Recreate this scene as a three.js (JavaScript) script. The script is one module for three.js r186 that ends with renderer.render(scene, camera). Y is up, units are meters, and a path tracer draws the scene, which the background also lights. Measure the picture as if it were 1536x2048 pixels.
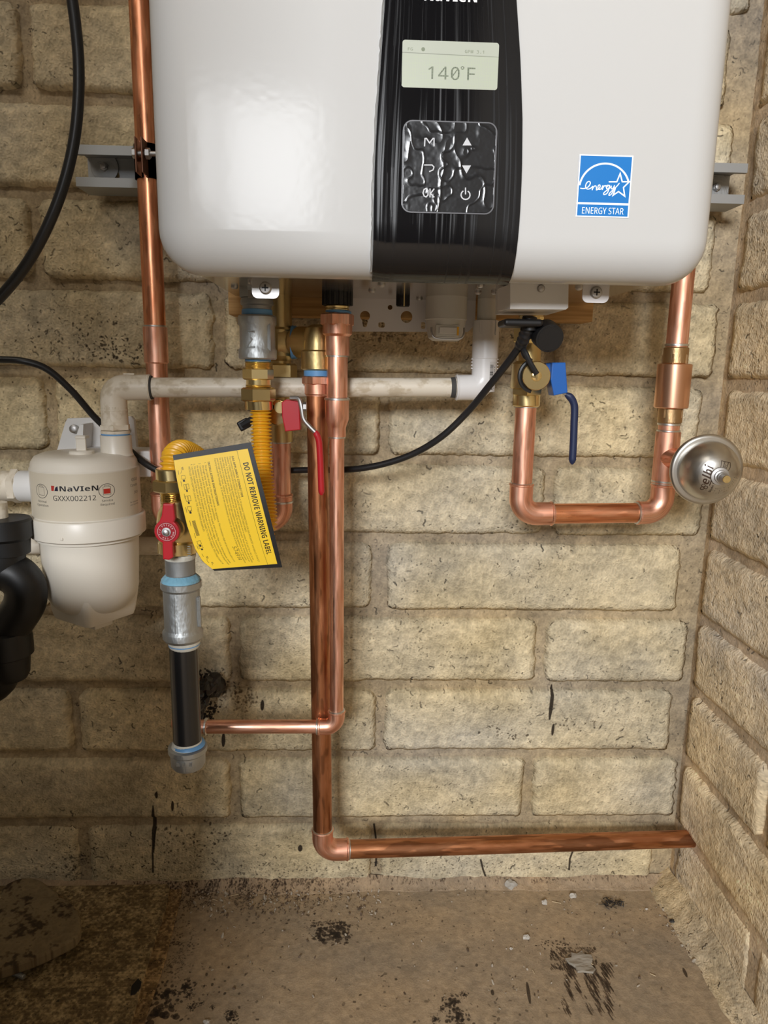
import * as THREE from 'three';
import { mergeGeometries, toCreasedNormals } from 'three/addons/utils/BufferGeometryUtils.js';
import { RoundedBoxGeometry } from 'three/addons/geometries/RoundedBoxGeometry.js';
import { RectAreaLightUniformsLib } from 'three/addons/lights/RectAreaLightUniformsLib.js';

// ------------------------------------------------------------ camera, sky, light, exposure
const scene = new THREE.Scene();
const F = 1422;                                             // focal length in pixels of the 1536 x 2048 frame
const camera = new THREE.PerspectiveCamera(2 * Math.atan(1024 / F) * 180 / Math.PI, 1536 / 2048, 0.02, 60);
camera.position.set(-0.4517, 0.7208, 0.8852);
camera.rotation.set(-0.1981, -0.0369, 0.0175, 'YXZ');
camera.updateMatrixWorld(true);
scene.background = new THREE.Color(0.62, 0.74, 0.95);
const renderer = new THREE.WebGLRenderer({ antialias: true });
renderer.toneMapping = THREE.LinearToneMapping;
renderer.toneMappingExposure = 1.0;
renderer.shadowMap.enabled = true;
RectAreaLightUniformsLib.init();
// the room: back wall z = 0, right wall x = 0, floor y = 0; daylight comes in through one window behind the camera
const WIN = { x0: -1.42, x1: -0.62, y0: 1.28, y1: 1.87, z: 3.1 };
const daylight = new THREE.RectAreaLight(new THREE.Color(0.97, 0.99, 1.02), 73, WIN.x1 - WIN.x0 - 0.06, WIN.y1 - WIN.y0 - 0.06);
daylight.name = 'window_daylight';
daylight.position.set((WIN.x0 + WIN.x1) / 2, (WIN.y0 + WIN.y1) / 2, WIN.z - 0.03);
daylight.lookAt(-0.45, 0.55, 0);
scene.add(daylight);
const FILL_LAMP = { x: -1.5, y: 2.5, z: 1.6, w: 1.2, d: 0.6 };   // added, unseen ceiling panel: warm fill in place of room bounce
const fillLampLight = new THREE.RectAreaLight(new THREE.Color(1.0, 0.93, 0.83), 5, FILL_LAMP.w, FILL_LAMP.d);
fillLampLight.name = 'added_ceiling_fill'; fillLampLight.position.set(FILL_LAMP.x, FILL_LAMP.y - 0.012, FILL_LAMP.z); fillLampLight.rotation.x = -Math.PI / 2;
scene.add(fillLampLight);

// ------------------------------------------------------------ helpers
const V = (x, y, z) => new THREE.Vector3(x, y, z);
const X = V(1, 0, 0), Y = V(0, 1, 0), Z = V(0, 0, 1), DN = V(0, -1, 0), LF = V(-1, 0, 0), BK = V(0, 0, -1);
const ray = (u, v) => V((u - 768) / F, -(v - 1024) / F, -1).applyEuler(camera.rotation);
const C0 = camera.position.clone();
const at = (u, v, z) => { const d = ray(u, v); return C0.clone().addScaledVector(d, (z - C0.z) / d.z); };
const atX = (u, v, x) => { const d = ray(u, v); return C0.clone().addScaledVector(d, (x - C0.x) / d.x); };
const atY = (u, v, y) => { const d = ray(u, v); return C0.clone().addScaledVector(d, (y - C0.y) / d.y); };
const yAt = (u, v, z) => at(u, v, z).y;
let seedN = 1;
const rnd = () => { seedN = (seedN + 0x6d2b79f5) | 0; let t = Math.imul(seedN ^ (seedN >>> 15), 1 | seedN); t = (t + Math.imul(t ^ (t >>> 7), 61 | t)) ^ t; return ((t ^ (t >>> 14)) >>> 0) / 4294967296; };
const rr = (a, b) => a + (b - a) * rnd();
const PERM = (() => { seedN = 77; const p = new Float32Array(65536); for (let i = 0; i < 65536; i++) p[i] = rnd(); return p; })();
const lat = (ix, iy) => PERM[((ix & 255) + (iy & 255) * 256) & 65535];
function noise(x, y) { const ix = Math.floor(x), iy = Math.floor(y); let fx = x - ix, fy = y - iy; fx = fx * fx * (3 - 2 * fx); fy = fy * fy * (3 - 2 * fy); const a = lat(ix, iy), b = lat(ix + 1, iy), c = lat(ix, iy + 1), d = lat(ix + 1, iy + 1); return (a + (b - a) * fx + (c - a) * fy + (a - b - c + d) * fx * fy) * 2 - 1; }
const fbm = (x, y, n) => { let s = 0, a = 0.5; for (let i = 0; i < n; i++) { s += a * noise(x, y); x = x * 2.03 + 17.3; y = y * 2.03 + 9.1; a *= 0.5; } return s; };
const clamp = (x, a = 0, b = 1) => Math.min(b, Math.max(a, x));
const sstep = (a, b, x) => { const t = clamp((x - a) / (b - a)); return t * t * (3 - 2 * t); };

const creased = (g, a) => { g.scale(1000, 1000, 1000); const o = toCreasedNormals(g, a); o.scale(0.001, 0.001, 0.001); return o; };   // that helper welds on a 1 cm grid, so it works in millimetres
const counts = {}, bases = new Map();
const numbered = (n) => { const k = (counts[n] = (counts[n] ?? -1) + 1); return k ? `${n}_${String(k).padStart(3, '0')}` : n; };
function thing(name, label, category, base, group) {
  const o = new THREE.Group(); o.name = numbered(name); o.position.copy(base); scene.add(o); bases.set(o, base.clone());
  o.userData = { label, category }; if (group) o.userData.group = group;
  return o;
}
function struct(name) { const o = new THREE.Group(); o.name = name; o.userData = { kind: 'structure' }; scene.add(o); bases.set(o, V(0, 0, 0)); return o; }
function part(parent, name, geo, mat, label) {               // geometry comes in world coordinates
  if (Array.isArray(geo)) geo = geo.length > 1 ? mergeGeometries(geo.map((g) => { const n = g.index ? g.toNonIndexed() : g; for (const k of Object.keys(n.attributes)) if (!['position', 'normal', 'uv'].includes(k)) n.deleteAttribute(k); return n; })) : geo[0];
  const b = bases.get(parent); geo = geo.clone(); geo.translate(-b.x, -b.y, -b.z);
  const m = new THREE.Mesh(geo, mat); m.name = name; parent.add(m); bases.set(m, b);
  if (label) m.userData.label = label;
  return m;
}
function parts(parent, name, list, mat, label) { for (const g of list) part(parent, name, g, mat, label); }
function solo(name, label, category, geo, mat, group) {      // a thing that is one mesh
  geo.computeBoundingBox(); const c = geo.boundingBox.getCenter(V(0, 0, 0)); c.y = geo.boundingBox.min.y; geo.translate(-c.x, -c.y, -c.z);
  const m = new THREE.Mesh(geo, mat); m.name = numbered(name); m.position.copy(c); scene.add(m); m.userData = { label, category }; if (group) m.userData.group = group;
  return m;
}
// swept tube: points, radii (one number or one per point)
function tube(pts, rads, o = {}) {
  const seg = o.seg ?? 28, n = pts.length, pos = [], uv = [], idx = [], R = (i) => Array.isArray(rads) ? rads[i] : rads;
  const T = []; for (let i = 0; i < n; i++) { let a = i, b = i; while (a > 0 && pts[a].distanceTo(pts[i]) < 1e-7) a--; while (b < n - 1 && pts[b].distanceTo(pts[i]) < 1e-7) b++; if (a > 0 && a === i) a--; if (b < n - 1 && b === i) b++; T.push(pts[b].clone().sub(pts[a]).normalize()); }
  let N = Math.abs(T[0].y) < 0.9 ? V(0, 1, 0) : V(0, 0, 1); if (o.up) N = o.up.clone(); let len = 0;
  for (let i = 0; i < n; i++) {
    N.addScaledVector(T[i], -N.dot(T[i])).normalize(); const B = T[i].clone().cross(N);
    if (i) len += pts[i].distanceTo(pts[i - 1]) + Math.abs(R(i) - R(i - 1));
    for (let k = 0; k <= seg; k++) { const a = (k / seg) * Math.PI * 2 + (o.rot ?? 0), c = Math.cos(a) * R(i), s = Math.sin(a) * R(i); pos.push(pts[i].x + N.x * c + B.x * s, pts[i].y + N.y * c + B.y * s, pts[i].z + N.z * c + B.z * s); uv.push(k / seg, len / 0.2); }
  }
  for (let i = 0; i < n - 1; i++) for (let k = 0; k < seg; k++) { const a = i * (seg + 1) + k, b = a + seg + 1; idx.push(a, a + 1, b, b, a + 1, b + 1); }
  if (o.cap !== false) for (const e of [0, n - 1]) { const c = pos.length / 3; pos.push(pts[e].x, pts[e].y, pts[e].z); uv.push(0.5, 0); for (let k = 0; k < seg; k++) { const a = e * (seg + 1) + k; e ? idx.push(c, a, a + 1) : idx.push(c, a + 1, a); } }
  let g = new THREE.BufferGeometry(); g.setAttribute('position', new THREE.Float32BufferAttribute(pos, 3)); g.setAttribute('uv', new THREE.Float32BufferAttribute(uv, 2)); g.setIndex(idx);
  return creased(g, o.crease ?? 0.6);
}
const along = (a, d, t) => a.clone().addScaledVector(d, t);
const rod = (a, d, prof, o) => tube(prof.map(([t]) => along(a, d, t)), prof.map(([, r]) => r), o);      // lathe about the line a + t d
const pipe = (a, b, r, o) => tube([a, b], r, o);
const hex = (a, d, len, r, rot = 0) => rod(a, d, [[0, r * 0.88], [len * 0.12, r], [len * 0.88, r], [len, r * 0.88]], { seg: 6, rot, crease: 0.3 });
const lipRod = (a, d, len, r, lip = 0.0012) => rod(a, d, [[0, r - lip], [lip, r], [len - lip, r], [len, r - lip]]);
function bend(P, d1, d2, R, ext1, ext2, n = 10) {            // points of a quarter bend about the corner P, legs along d1 and d2
  const p = [along(P, d1, R + ext1)], c = P.clone().addScaledVector(d1, R).addScaledVector(d2, R);
  for (let i = 0; i <= n; i++) { const a = (i / n) * Math.PI / 2; p.push(c.clone().addScaledVector(d2, -R * Math.cos(a)).addScaledVector(d1, -R * Math.sin(a))); }
  p.push(along(P, d2, R + ext2)); return p;
}
const elbow = (P, d1, d2, r, R, e1, e2) => { const p = bend(P, d1, d2, R, e1, e2); return [tube(p, r), lipRod(along(P, d1, R + e1 - 0.002), d1, 0.0035, r + 0.0008), lipRod(along(P, d2, R + e2 - 0.002), d2, 0.0035, r + 0.0008)]; };
const solder = (p, d, r) => rod(p.clone().addScaledVector(d, -0.0016), d, [[0, r - 0.001], [0.0006, r + 0.0008], [0.0026, r + 0.0008], [0.0034, r - 0.001]]);
const box = (cx, cy, cz, sx, sy, sz, r = 0.001) => { const g = new RoundedBoxGeometry(sx, sy, sz, 2, Math.min(r, sx / 2.01, sy / 2.01, sz / 2.01)); g.translate(cx, cy, cz); return g; };
const curve = (pts, n) => new THREE.CatmullRomCurve3(pts, false, 'centripetal').getSpacedPoints(n);
function extrude(outline, depth, holes = [], bevel = 0) {    // outline of [x, y], from z = 0 to depth
  const s = new THREE.Shape(outline.map(([x, y]) => new THREE.Vector2(x, y))); for (const h of holes) s.holes.push(h);
  return new THREE.ExtrudeGeometry(s, { depth, bevelEnabled: bevel > 0, bevelSize: bevel, bevelThickness: bevel, bevelSegments: 2, curveSegments: 20 });
}
function screwHead(p, d, r, h) { return rod(p, d, [[0, r], [h * 0.5, r], [h * 0.85, r * 0.75], [h, r * 0.3]], { seg: 16 }); }

// ------------------------------------------------------------ textures and materials
function canvas(w, h, draw) { const c = document.createElement('canvas'); c.width = w; c.height = h; draw(c.getContext('2d'), w, h); return c; }
function tex(c, srgb = true, wrap = true) { const t = new THREE.CanvasTexture(c); if (srgb) t.colorSpace = THREE.SRGBColorSpace; if (wrap) t.wrapS = t.wrapT = THREE.RepeatWrapping; t.anisotropy = 8; return t; }
const grain = (w, h, f) => canvas(w, h, (g) => { const im = g.createImageData(w, h); for (let y = 0; y < h; y++) for (let x = 0; x < w; x++) { const c = f(x, y), o = (y * w + x) * 4; im.data[o] = c[0]; im.data[o + 1] = c[1]; im.data[o + 2] = c[2]; im.data[o + 3] = 255; } g.putImageData(im, 0, 0); });
const grey = (v) => [v, v, v];
const std = (color, roughness, metalness = 0, extra = {}) => new THREE.MeshPhysicalMaterial({ color: Array.isArray(color) ? new THREE.Color().setRGB(...color) : color, roughness, metalness, ...extra });

const mirror = (t) => { t.wrapS = t.wrapT = THREE.MirroredRepeatWrapping; return t; };
const copperMap = (tarnish) => mirror(tex(grain(512, 512, (x, y) => {
  const n = fbm(x / 26, y / 60 + 40 * tarnish, 4), m = fbm(x / 90 + 7, y / 110 + 11, 3), s = noise(x / 7.0, y / 160);
  const k = clamp(0.5 + n * 1.1 + tarnish * 0.35), p = sstep(0.18, 0.34, m + 0.25 * n);
  const L = (a, b) => a + (b - a) * k; let c = [L(226, 190), L(168, 130), L(128, 92)];
  if (tarnish < 0.5) c = [L(255, 238), L(210, 178), L(188, 150)];
  const d = 1 - (tarnish > 0.5 ? 0.2 : 0.1) * p + 0.05 * s;
  return c.map((q) => clamp(q * d, 0, 255));
})));
const roughCopper = mirror(tex(grain(256, 256, (x, y) => grey(clamp(108 + 70 * fbm(x / 30, y / 60, 4), 60, 220))), false));
const lumpy = tex(grain(256, 256, (x, y) => grey(clamp(128 + 150 * fbm(x / 9, y / 9, 4), 0, 255))), false);
const M = {
  copper: std([0.98, 0.9, 0.86], 0.95, 1, { map: copperMap(0), roughnessMap: roughCopper }),
  copperOld: std([0.92, 0.88, 0.84], 1, 1, { map: copperMap(1), roughnessMap: roughCopper }),
  copperOrange: std([0.98, 0.72, 0.52], 0.8, 1, { map: copperMap(0), roughnessMap: roughCopper }),
  copperPlain: std([0.86, 0.5, 0.33], 0.3, 1),
  bronze: std([0.5, 0.33, 0.17], 0.42, 1, { bumpMap: lumpy, bumpScale: 0.0003 }),
  brass: std([0.84, 0.66, 0.32], 0.28, 1),
  brassDull: std([0.62, 0.47, 0.22], 0.4, 1, { bumpMap: lumpy, bumpScale: 0.0002 }),
  brassBright: std([0.86, 0.68, 0.34], 0.18, 1),
  galv: std([0.5, 0.52, 0.52], 0.52, 1, { bumpMap: lumpy, bumpScale: 0.0006 }),
  steel: std([0.5, 0.49, 0.48], 0.46, 1),
  zinc: std([0.4, 0.41, 0.41], 0.6, 1, { bumpMap: lumpy, bumpScale: 0.0002 }),
  solder: std([0.72, 0.71, 0.68], 0.35, 1),
  blackPipe: std([0.012, 0.012, 0.013], 0.28, 0, { clearcoat: 0.4, clearcoatRoughness: 0.25 }),
  blackRubber: std([0.012, 0.012, 0.013], 0.38),
  blackPlastic: std([0.008, 0.008, 0.009], 0.45),
  tape: std([0.13, 0.33, 0.62], 0.45),
  dope: std([0.66, 0.64, 0.56], 0.7, 0, { bumpMap: lumpy, bumpScale: 0.0006 }),
  red: std([0.5, 0.012, 0.022], 0.4, 0, { clearcoat: 0.3 }),
  blue: std([0.01, 0.11, 0.42], 0.35, 0, { clearcoat: 0.3 }),
  navy: std([0.012, 0.022, 0.07], 0.5),
  yellow: std([0.86, 0.46, 0.02], 0.38, 0, { clearcoat: 0.3, clearcoatRoughness: 0.3 }),
  white: std([0.585, 0.585, 0.575], 0.13, 0, { specularIntensity: 0.11 }),
  whitePlastic: std([0.72, 0.71, 0.69], 0.4),
  cream: std([0.7, 0.65, 0.56], 0.42, 0, { clearcoat: 0.25, clearcoatRoughness: 0.3 }),
  milky: std([0.62, 0.61, 0.56], 0.35, 0),
  plate: std([0.55, 0.53, 0.5], 0.16, 0.9),
  galvPlate: std([0.66, 0.64, 0.64], 0.5, 0.25),
};
M.pvc = std([1, 1, 1], 0.42, 0, { map: mirror(tex(grain(256, 512, (x, y) => { const d = sstep(0.05, 0.55, fbm(x / 40, y / 40, 4) + 0.35 * fbm(x / 9, y / 9, 3)); return [222 - 26 * d, 212 - 30 * d, 194 - 36 * d]; }))) });
M.pvcClean = std([0.72, 0.7, 0.68], 0.3, 0, { clearcoat: 0.3 });
M.wood = std([1, 1, 1], 0.7, 0, { map: tex(grain(512, 128, (x, y) => { const g = fbm(x / 140, y / 7, 4) + 0.3 * noise(x / 30, y / 2); return [182 + 34 * g, 142 + 32 * g, 88 + 28 * g]; })) });

// masonry: colour and relief painted together over a wall region of wm x hm metres
function masonry(W, H, wm, hm, seed, base, marks) {
  seedN = seed; const pm = W / wm;
  const pit = canvas(W, H, (g) => {                          // black pits and cracks of the rough blocks on white
    g.fillStyle = '#fff'; g.fillRect(0, 0, W, H); g.lineCap = 'round';
    const n = wm * hm * 15000;
    for (let i = 0; i < n; i++) {
      const x = rnd() * W, y = rnd() * H, big = rnd() ** 14, k = 0.2 + 0.6 * rnd();
      if (noise(x / pm * 14 + seed, y / pm * 14) < 0.05 && rnd() < 0.8) continue;
      g.strokeStyle = g.fillStyle = `rgba(0,0,0,${k})`; g.lineWidth = rr(0.4, 1.2) + big * 1.6;
      const L = (rr(0.1, 0.9) + big * 2.2) * pm / 1000, a = rnd() < 0.6 ? rr(-0.5, 0.5) : rr(0, 3.14);
      g.beginPath(); g.moveTo(x, y); let px = x, py = y, aa = a; for (let j = 0; j < 4; j++) { aa += rr(-1.5, 1.5); px += Math.cos(aa) * L; py += Math.sin(aa) * L; g.lineTo(px, py); } g.stroke();
    }
  });
  const P = pit.getContext('2d').getImageData(0, 0, W, H).data;
  const stain = canvas(W, H, (g) => { g.fillStyle = '#fff'; g.fillRect(0, 0, W, H); if (marks) marks(g, pm, H); });
  const S = stain.getContext('2d').getImageData(0, 0, W, H).data;
  const hgt = new Uint8ClampedArray(W * H);
  const map = grain(W, H, (x, y) => {
    const mx = x / pm * 1000, my = y / pm * 1000, o = (y * W + x) * 4;                    // millimetres
    const n1 = fbm(mx / 60 + seed, my / 45, 3), n2 = fbm(mx / 9, my / 7 + seed, 3), n3 = noise(mx / 1.6, my / 1.4), hue = fbm(mx / 120 + 31, my / 90 + seed, 3), p = P[o] / 255;
    const str = noise(mx / 2.1 + 0.3 * my / 3, my / 5.5 + 0.2 * mx / 4);
    hgt[y * W + x] = clamp(150 + 52 * n2 + 18 * str + 30 * n3 - 130 * (1 - p), 0, 255);
    const b = (1 + 0.16 * n1 + 0.17 * n2 + 0.07 * n3 + 0.05 * str) * (0.38 + 0.62 * p);
    return [base[0] * (b + 0.05 * hue) * S[o] / 255, base[1] * (b + 0.01 * hue) * S[o + 1] / 255, base[2] * (b - 0.1 * hue) * S[o + 2] / 255];
  });
  const bump = grain(W, H, (x, y) => grey(hgt[y * W + x]));
  return { map: tex(map), bumpMap: tex(bump, false) };
}
// dirt: a cloud of separate grains and small flecks
const dirt = (g, x, y, rx, ry, color, a) => { const n = Math.min(2600, Math.round(rx * ry / 9)); for (let i = 0; i < n; i++) { const t = rnd() * 6.28, d = Math.sqrt(rnd()) * (0.55 + 0.45 * rnd()), px = x + Math.cos(t) * d * rx, py = y + Math.sin(t) * d * ry; if (noise(px / 13, py / 13) < rr(-0.5, 0.4)) continue; g.fillStyle = `rgba(${color},${a * rr(0.25, 0.75)})`; g.beginPath(); g.ellipse(px, py, rr(0.7, 3.4), rr(0.6, 2.4), rnd() * 3, 0, 6.28); g.fill(); } };
function blot(g, x, y, r, color, a, n = 14) { for (let i = 0; i < n * 4; i++) { const t = rnd() * 6.28, d = r * rnd() ** 0.75, q = r * rr(0.04, 0.22) * (1.2 - d / r * 0.6); g.fillStyle = `rgba(${color},${a})`; g.beginPath(); g.ellipse(x + Math.cos(t) * d, y + Math.sin(t) * d, q * rr(0.6, 1.2), q * rr(0.5, 1), rnd() * 3, 0, 6.28); g.fill(); } }
function specks(g, x, y, rx, ry, n, s0, s1, color, a) { for (let i = 0; i < n; i++) { const t = rnd() * 6.28, d = rnd() ** 0.6; g.fillStyle = `rgba(${color},${a * rr(0.4, 1)})`; g.beginPath(); g.ellipse(x + Math.cos(t) * d * rx, y + Math.sin(t) * d * ry, rr(s0, s1), rr(s0, s1) * 0.65, rnd() * 3, 0, 6.28); g.fill(); } }

const BW = { x0: -1.0, w: 1.04, h: 1.3 };                   // back wall texture region
const backTex = masonry(1640, 2048, BW.w, BW.h, 5, [202, 188, 157], (g, pm, H) => {
  const c = (u, v) => { const p = at(u, v, 0); return [(p.x - BW.x0) * pm, H - p.y * pm]; };
  const S = (u, v, rx, ry, col, a) => dirt(g, ...c(u, v), rx, ry, col, a), D = (u, v, r, col, a, n) => blot(g, ...c(u, v), r, col, a, n), K = (u, v, rx, ry, n, s0, s1, col, a) => specks(g, ...c(u, v), rx, ry, n, s0, s1, col, a);
  const dk = '38,30,20';
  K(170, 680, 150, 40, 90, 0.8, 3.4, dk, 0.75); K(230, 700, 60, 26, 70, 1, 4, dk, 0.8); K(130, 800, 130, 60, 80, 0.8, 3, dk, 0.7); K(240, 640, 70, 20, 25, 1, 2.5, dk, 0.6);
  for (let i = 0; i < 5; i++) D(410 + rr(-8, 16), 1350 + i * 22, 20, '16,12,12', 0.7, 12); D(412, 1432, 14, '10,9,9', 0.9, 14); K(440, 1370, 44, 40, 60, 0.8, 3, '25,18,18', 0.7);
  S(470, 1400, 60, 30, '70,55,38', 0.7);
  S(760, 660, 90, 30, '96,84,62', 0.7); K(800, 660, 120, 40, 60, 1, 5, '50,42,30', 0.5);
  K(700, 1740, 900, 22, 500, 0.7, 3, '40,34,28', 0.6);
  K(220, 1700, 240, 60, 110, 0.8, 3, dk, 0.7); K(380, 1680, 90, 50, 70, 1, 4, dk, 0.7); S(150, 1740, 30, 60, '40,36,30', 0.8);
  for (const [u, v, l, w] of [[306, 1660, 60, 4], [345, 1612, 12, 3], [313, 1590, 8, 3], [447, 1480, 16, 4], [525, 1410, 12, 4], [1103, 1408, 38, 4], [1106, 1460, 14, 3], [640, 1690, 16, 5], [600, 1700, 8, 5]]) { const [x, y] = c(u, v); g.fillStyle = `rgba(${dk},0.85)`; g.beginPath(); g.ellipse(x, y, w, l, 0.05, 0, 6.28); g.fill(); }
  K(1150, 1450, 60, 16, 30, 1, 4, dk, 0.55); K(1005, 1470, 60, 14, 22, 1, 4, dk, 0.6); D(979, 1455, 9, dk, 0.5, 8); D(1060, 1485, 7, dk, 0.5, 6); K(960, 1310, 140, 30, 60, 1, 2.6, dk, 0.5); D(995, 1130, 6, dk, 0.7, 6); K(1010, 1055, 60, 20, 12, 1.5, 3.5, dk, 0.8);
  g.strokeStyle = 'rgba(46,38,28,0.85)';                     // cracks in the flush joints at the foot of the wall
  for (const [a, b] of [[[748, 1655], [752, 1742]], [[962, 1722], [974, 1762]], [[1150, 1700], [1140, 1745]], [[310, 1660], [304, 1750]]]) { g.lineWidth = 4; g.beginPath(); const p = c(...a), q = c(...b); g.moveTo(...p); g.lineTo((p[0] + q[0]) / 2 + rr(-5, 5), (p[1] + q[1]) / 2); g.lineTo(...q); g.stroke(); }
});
const RW = { w: 0.8, h: 1.3 };
const rightTex = masonry(1024, 1664, RW.w, RW.h, 11, [223, 203, 169], (g, pm, H) => {  // paler base than the back wall, standing in for stronger light here
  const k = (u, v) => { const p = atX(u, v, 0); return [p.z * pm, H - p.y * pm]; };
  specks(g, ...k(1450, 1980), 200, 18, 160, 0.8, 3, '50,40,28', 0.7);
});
const bump = (t, s) => ({ map: t.map, bumpMap: t.bumpMap, bumpScale: s });
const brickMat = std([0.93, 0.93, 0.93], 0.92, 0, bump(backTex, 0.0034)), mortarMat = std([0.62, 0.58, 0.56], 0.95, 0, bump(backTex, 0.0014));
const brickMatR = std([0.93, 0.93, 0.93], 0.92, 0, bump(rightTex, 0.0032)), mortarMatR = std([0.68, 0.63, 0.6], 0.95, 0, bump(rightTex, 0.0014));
const plaster = std([0.13, 0.11, 0.085], 0.9), ceilMat = std([0.2, 0.175, 0.14], 0.9);

// ------------------------------------------------------------ masonry walls
function brickGeo(x0, x1, y0, y1, z, seed, uvOf, basis) {
  const w = x1 - x0, h = y1 - y0, nx = Math.max(6, Math.round(w / 0.0065)), ny = Math.max(8, Math.round(h / 0.006)), pos = [], uv = [], idx = [], Rc = 0.011 + 0.006 * Math.abs(noise(seed, 3));
  const tilt = noise(seed, 7.7) * 0.003, tx = noise(seed, 1.7) * 0.0025, proud = noise(seed, 5.1) * 0.0018;
  const put = (i, j, back) => {
    let x = (i / nx) * w, y = (j / ny) * h;
    for (const [cx, cy] of [[Rc, Rc], [w - Rc, Rc], [Rc, h - Rc], [w - Rc, h - Rc]]) {
      const qx = (x - cx) * (cx === Rc ? -1 : 1) / Rc, qy = (y - cy) * (cy === Rc ? -1 : 1) / Rc;
      if (qx > 0 && qy > 0) { const m = Math.max(qx, qy) / Math.hypot(qx, qy); x = cx + (x - cx) * m; y = cy + (y - cy) * m; }
    }
    const dl = x, dr = w - x, db = y, dt = h - y, e = (d, rim) => { const t = 1 - clamp(d / rim); return 1 - Math.sqrt(Math.max(0, 1 - t * t)); };
    const wob = (a, s) => 0.0022 * fbm(a * 55 + seed * 3.1, s, 3) + 0.0012 * noise(a * 300, s + seed);
    const wx = (dl < dr ? 1 - clamp(dl / 0.03) : -(1 - clamp(dr / 0.03))), wy = (db < dt ? 1 - clamp(db / 0.025) : -(1 - clamp(dt / 0.025)));
    const X0 = x + wx * wob(y, 1.5) * 1.6, Y0 = y + wy * wob(x, 8.5);
    let q = z + proud + tilt * (y / h - 0.5) + tx * (x / w - 0.5) + 0.0016 * fbm((x0 + x) * 24 + seed, (y0 + y) * 30, 3) + 0.0006 * noise((x0 + x) * 170, (y0 + y) * 170);
    q -= 0.0075 * e(dt, 0.013) + 0.0045 * e(db, 0.005) + 0.006 * Math.max(e(dl, 0.008), e(dr, 0.008));
    if (back) q = z - 0.03;
    pos.push(x0 + X0, y0 + Y0, q); uv.push(...uvOf(x0 + X0, y0 + Y0));
    return pos.length / 3 - 1;
  };
  for (let j = 0; j <= ny; j++) for (let i = 0; i <= nx; i++) put(i, j);
  for (let j = 0; j < ny; j++) for (let i = 0; i < nx; i++) { const a = j * (nx + 1) + i, b = a + nx + 1; idx.push(a, a + 1, b, b, a + 1, b + 1); }
  const ring = []; for (let i = 0; i < nx; i++) ring.push([i, 0]); for (let j = 0; j < ny; j++) ring.push([nx, j]); for (let i = nx; i > 0; i--) ring.push([i, ny]); for (let j = ny; j > 0; j--) ring.push([0, j]);
  const backs = ring.map(([i, j]) => put(i, j, true));
  ring.forEach(([i, j], k) => { const a = j * (nx + 1) + i, [i2, j2] = ring[(k + 1) % ring.length], b = j2 * (nx + 1) + i2, c = backs[k], d = backs[(k + 1) % ring.length]; idx.push(a, c, b, b, c, d); });
  const g = new THREE.BufferGeometry(); g.setAttribute('position', new THREE.Float32BufferAttribute(pos, 3)); g.setAttribute('uv', new THREE.Float32BufferAttribute(uv, 2)); g.setIndex(idx); g.computeVertexNormals();
  if (basis) g.applyMatrix4(basis);
  return g;
}
function slabGeo(x0, x1, y0, y1, z, thick, uvOf, basis, cell = 0.006) {       // mortar bed: gently uneven sheet in front of a thick slab
  const nx = Math.round((x1 - x0) / cell), ny = Math.round((y1 - y0) / cell), pos = [], uv = [], idx = [];
  for (let j = 0; j <= ny; j++) for (let i = 0; i <= nx; i++) { const x = x0 + (x1 - x0) * i / nx, y = y0 + (y1 - y0) * j / ny; pos.push(x, y, z + 0.0016 * fbm(x * 40, y * 40, 3)); uv.push(...uvOf(x, y)); }
  for (let j = 0; j < ny; j++) for (let i = 0; i < nx; i++) { const a = j * (nx + 1) + i, b = a + nx + 1; idx.push(a, a + 1, b, b, a + 1, b + 1); }
  const g = new THREE.BufferGeometry(); g.setAttribute('position', new THREE.Float32BufferAttribute(pos, 3)); g.setAttribute('uv', new THREE.Float32BufferAttribute(uv, 2)); g.setIndex(idx); g.computeVertexNormals();
  const s = new THREE.BoxGeometry(x1 - x0, y1 - y0, thick); s.translate((x0 + x1) / 2, (y0 + y1) / 2, z - thick / 2 - 0.003);
  const out = mergeGeometries([g.toNonIndexed(), s.toNonIndexed()]); if (basis) out.applyMatrix4(basis);
  return out;
}
const HC = 0.1016, uvB = (x, y) => [(x - BW.x0) / BW.w, y / BW.h], uvR = (z, y) => [z / RW.w, y / RW.h];
const wallBack = struct('wall_back');
part(wallBack, 'mortar_bed', slabGeo(-1.7, 0.05, -0.05, 1.64, -0.0095, 0.1, uvB), mortarMat);
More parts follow.
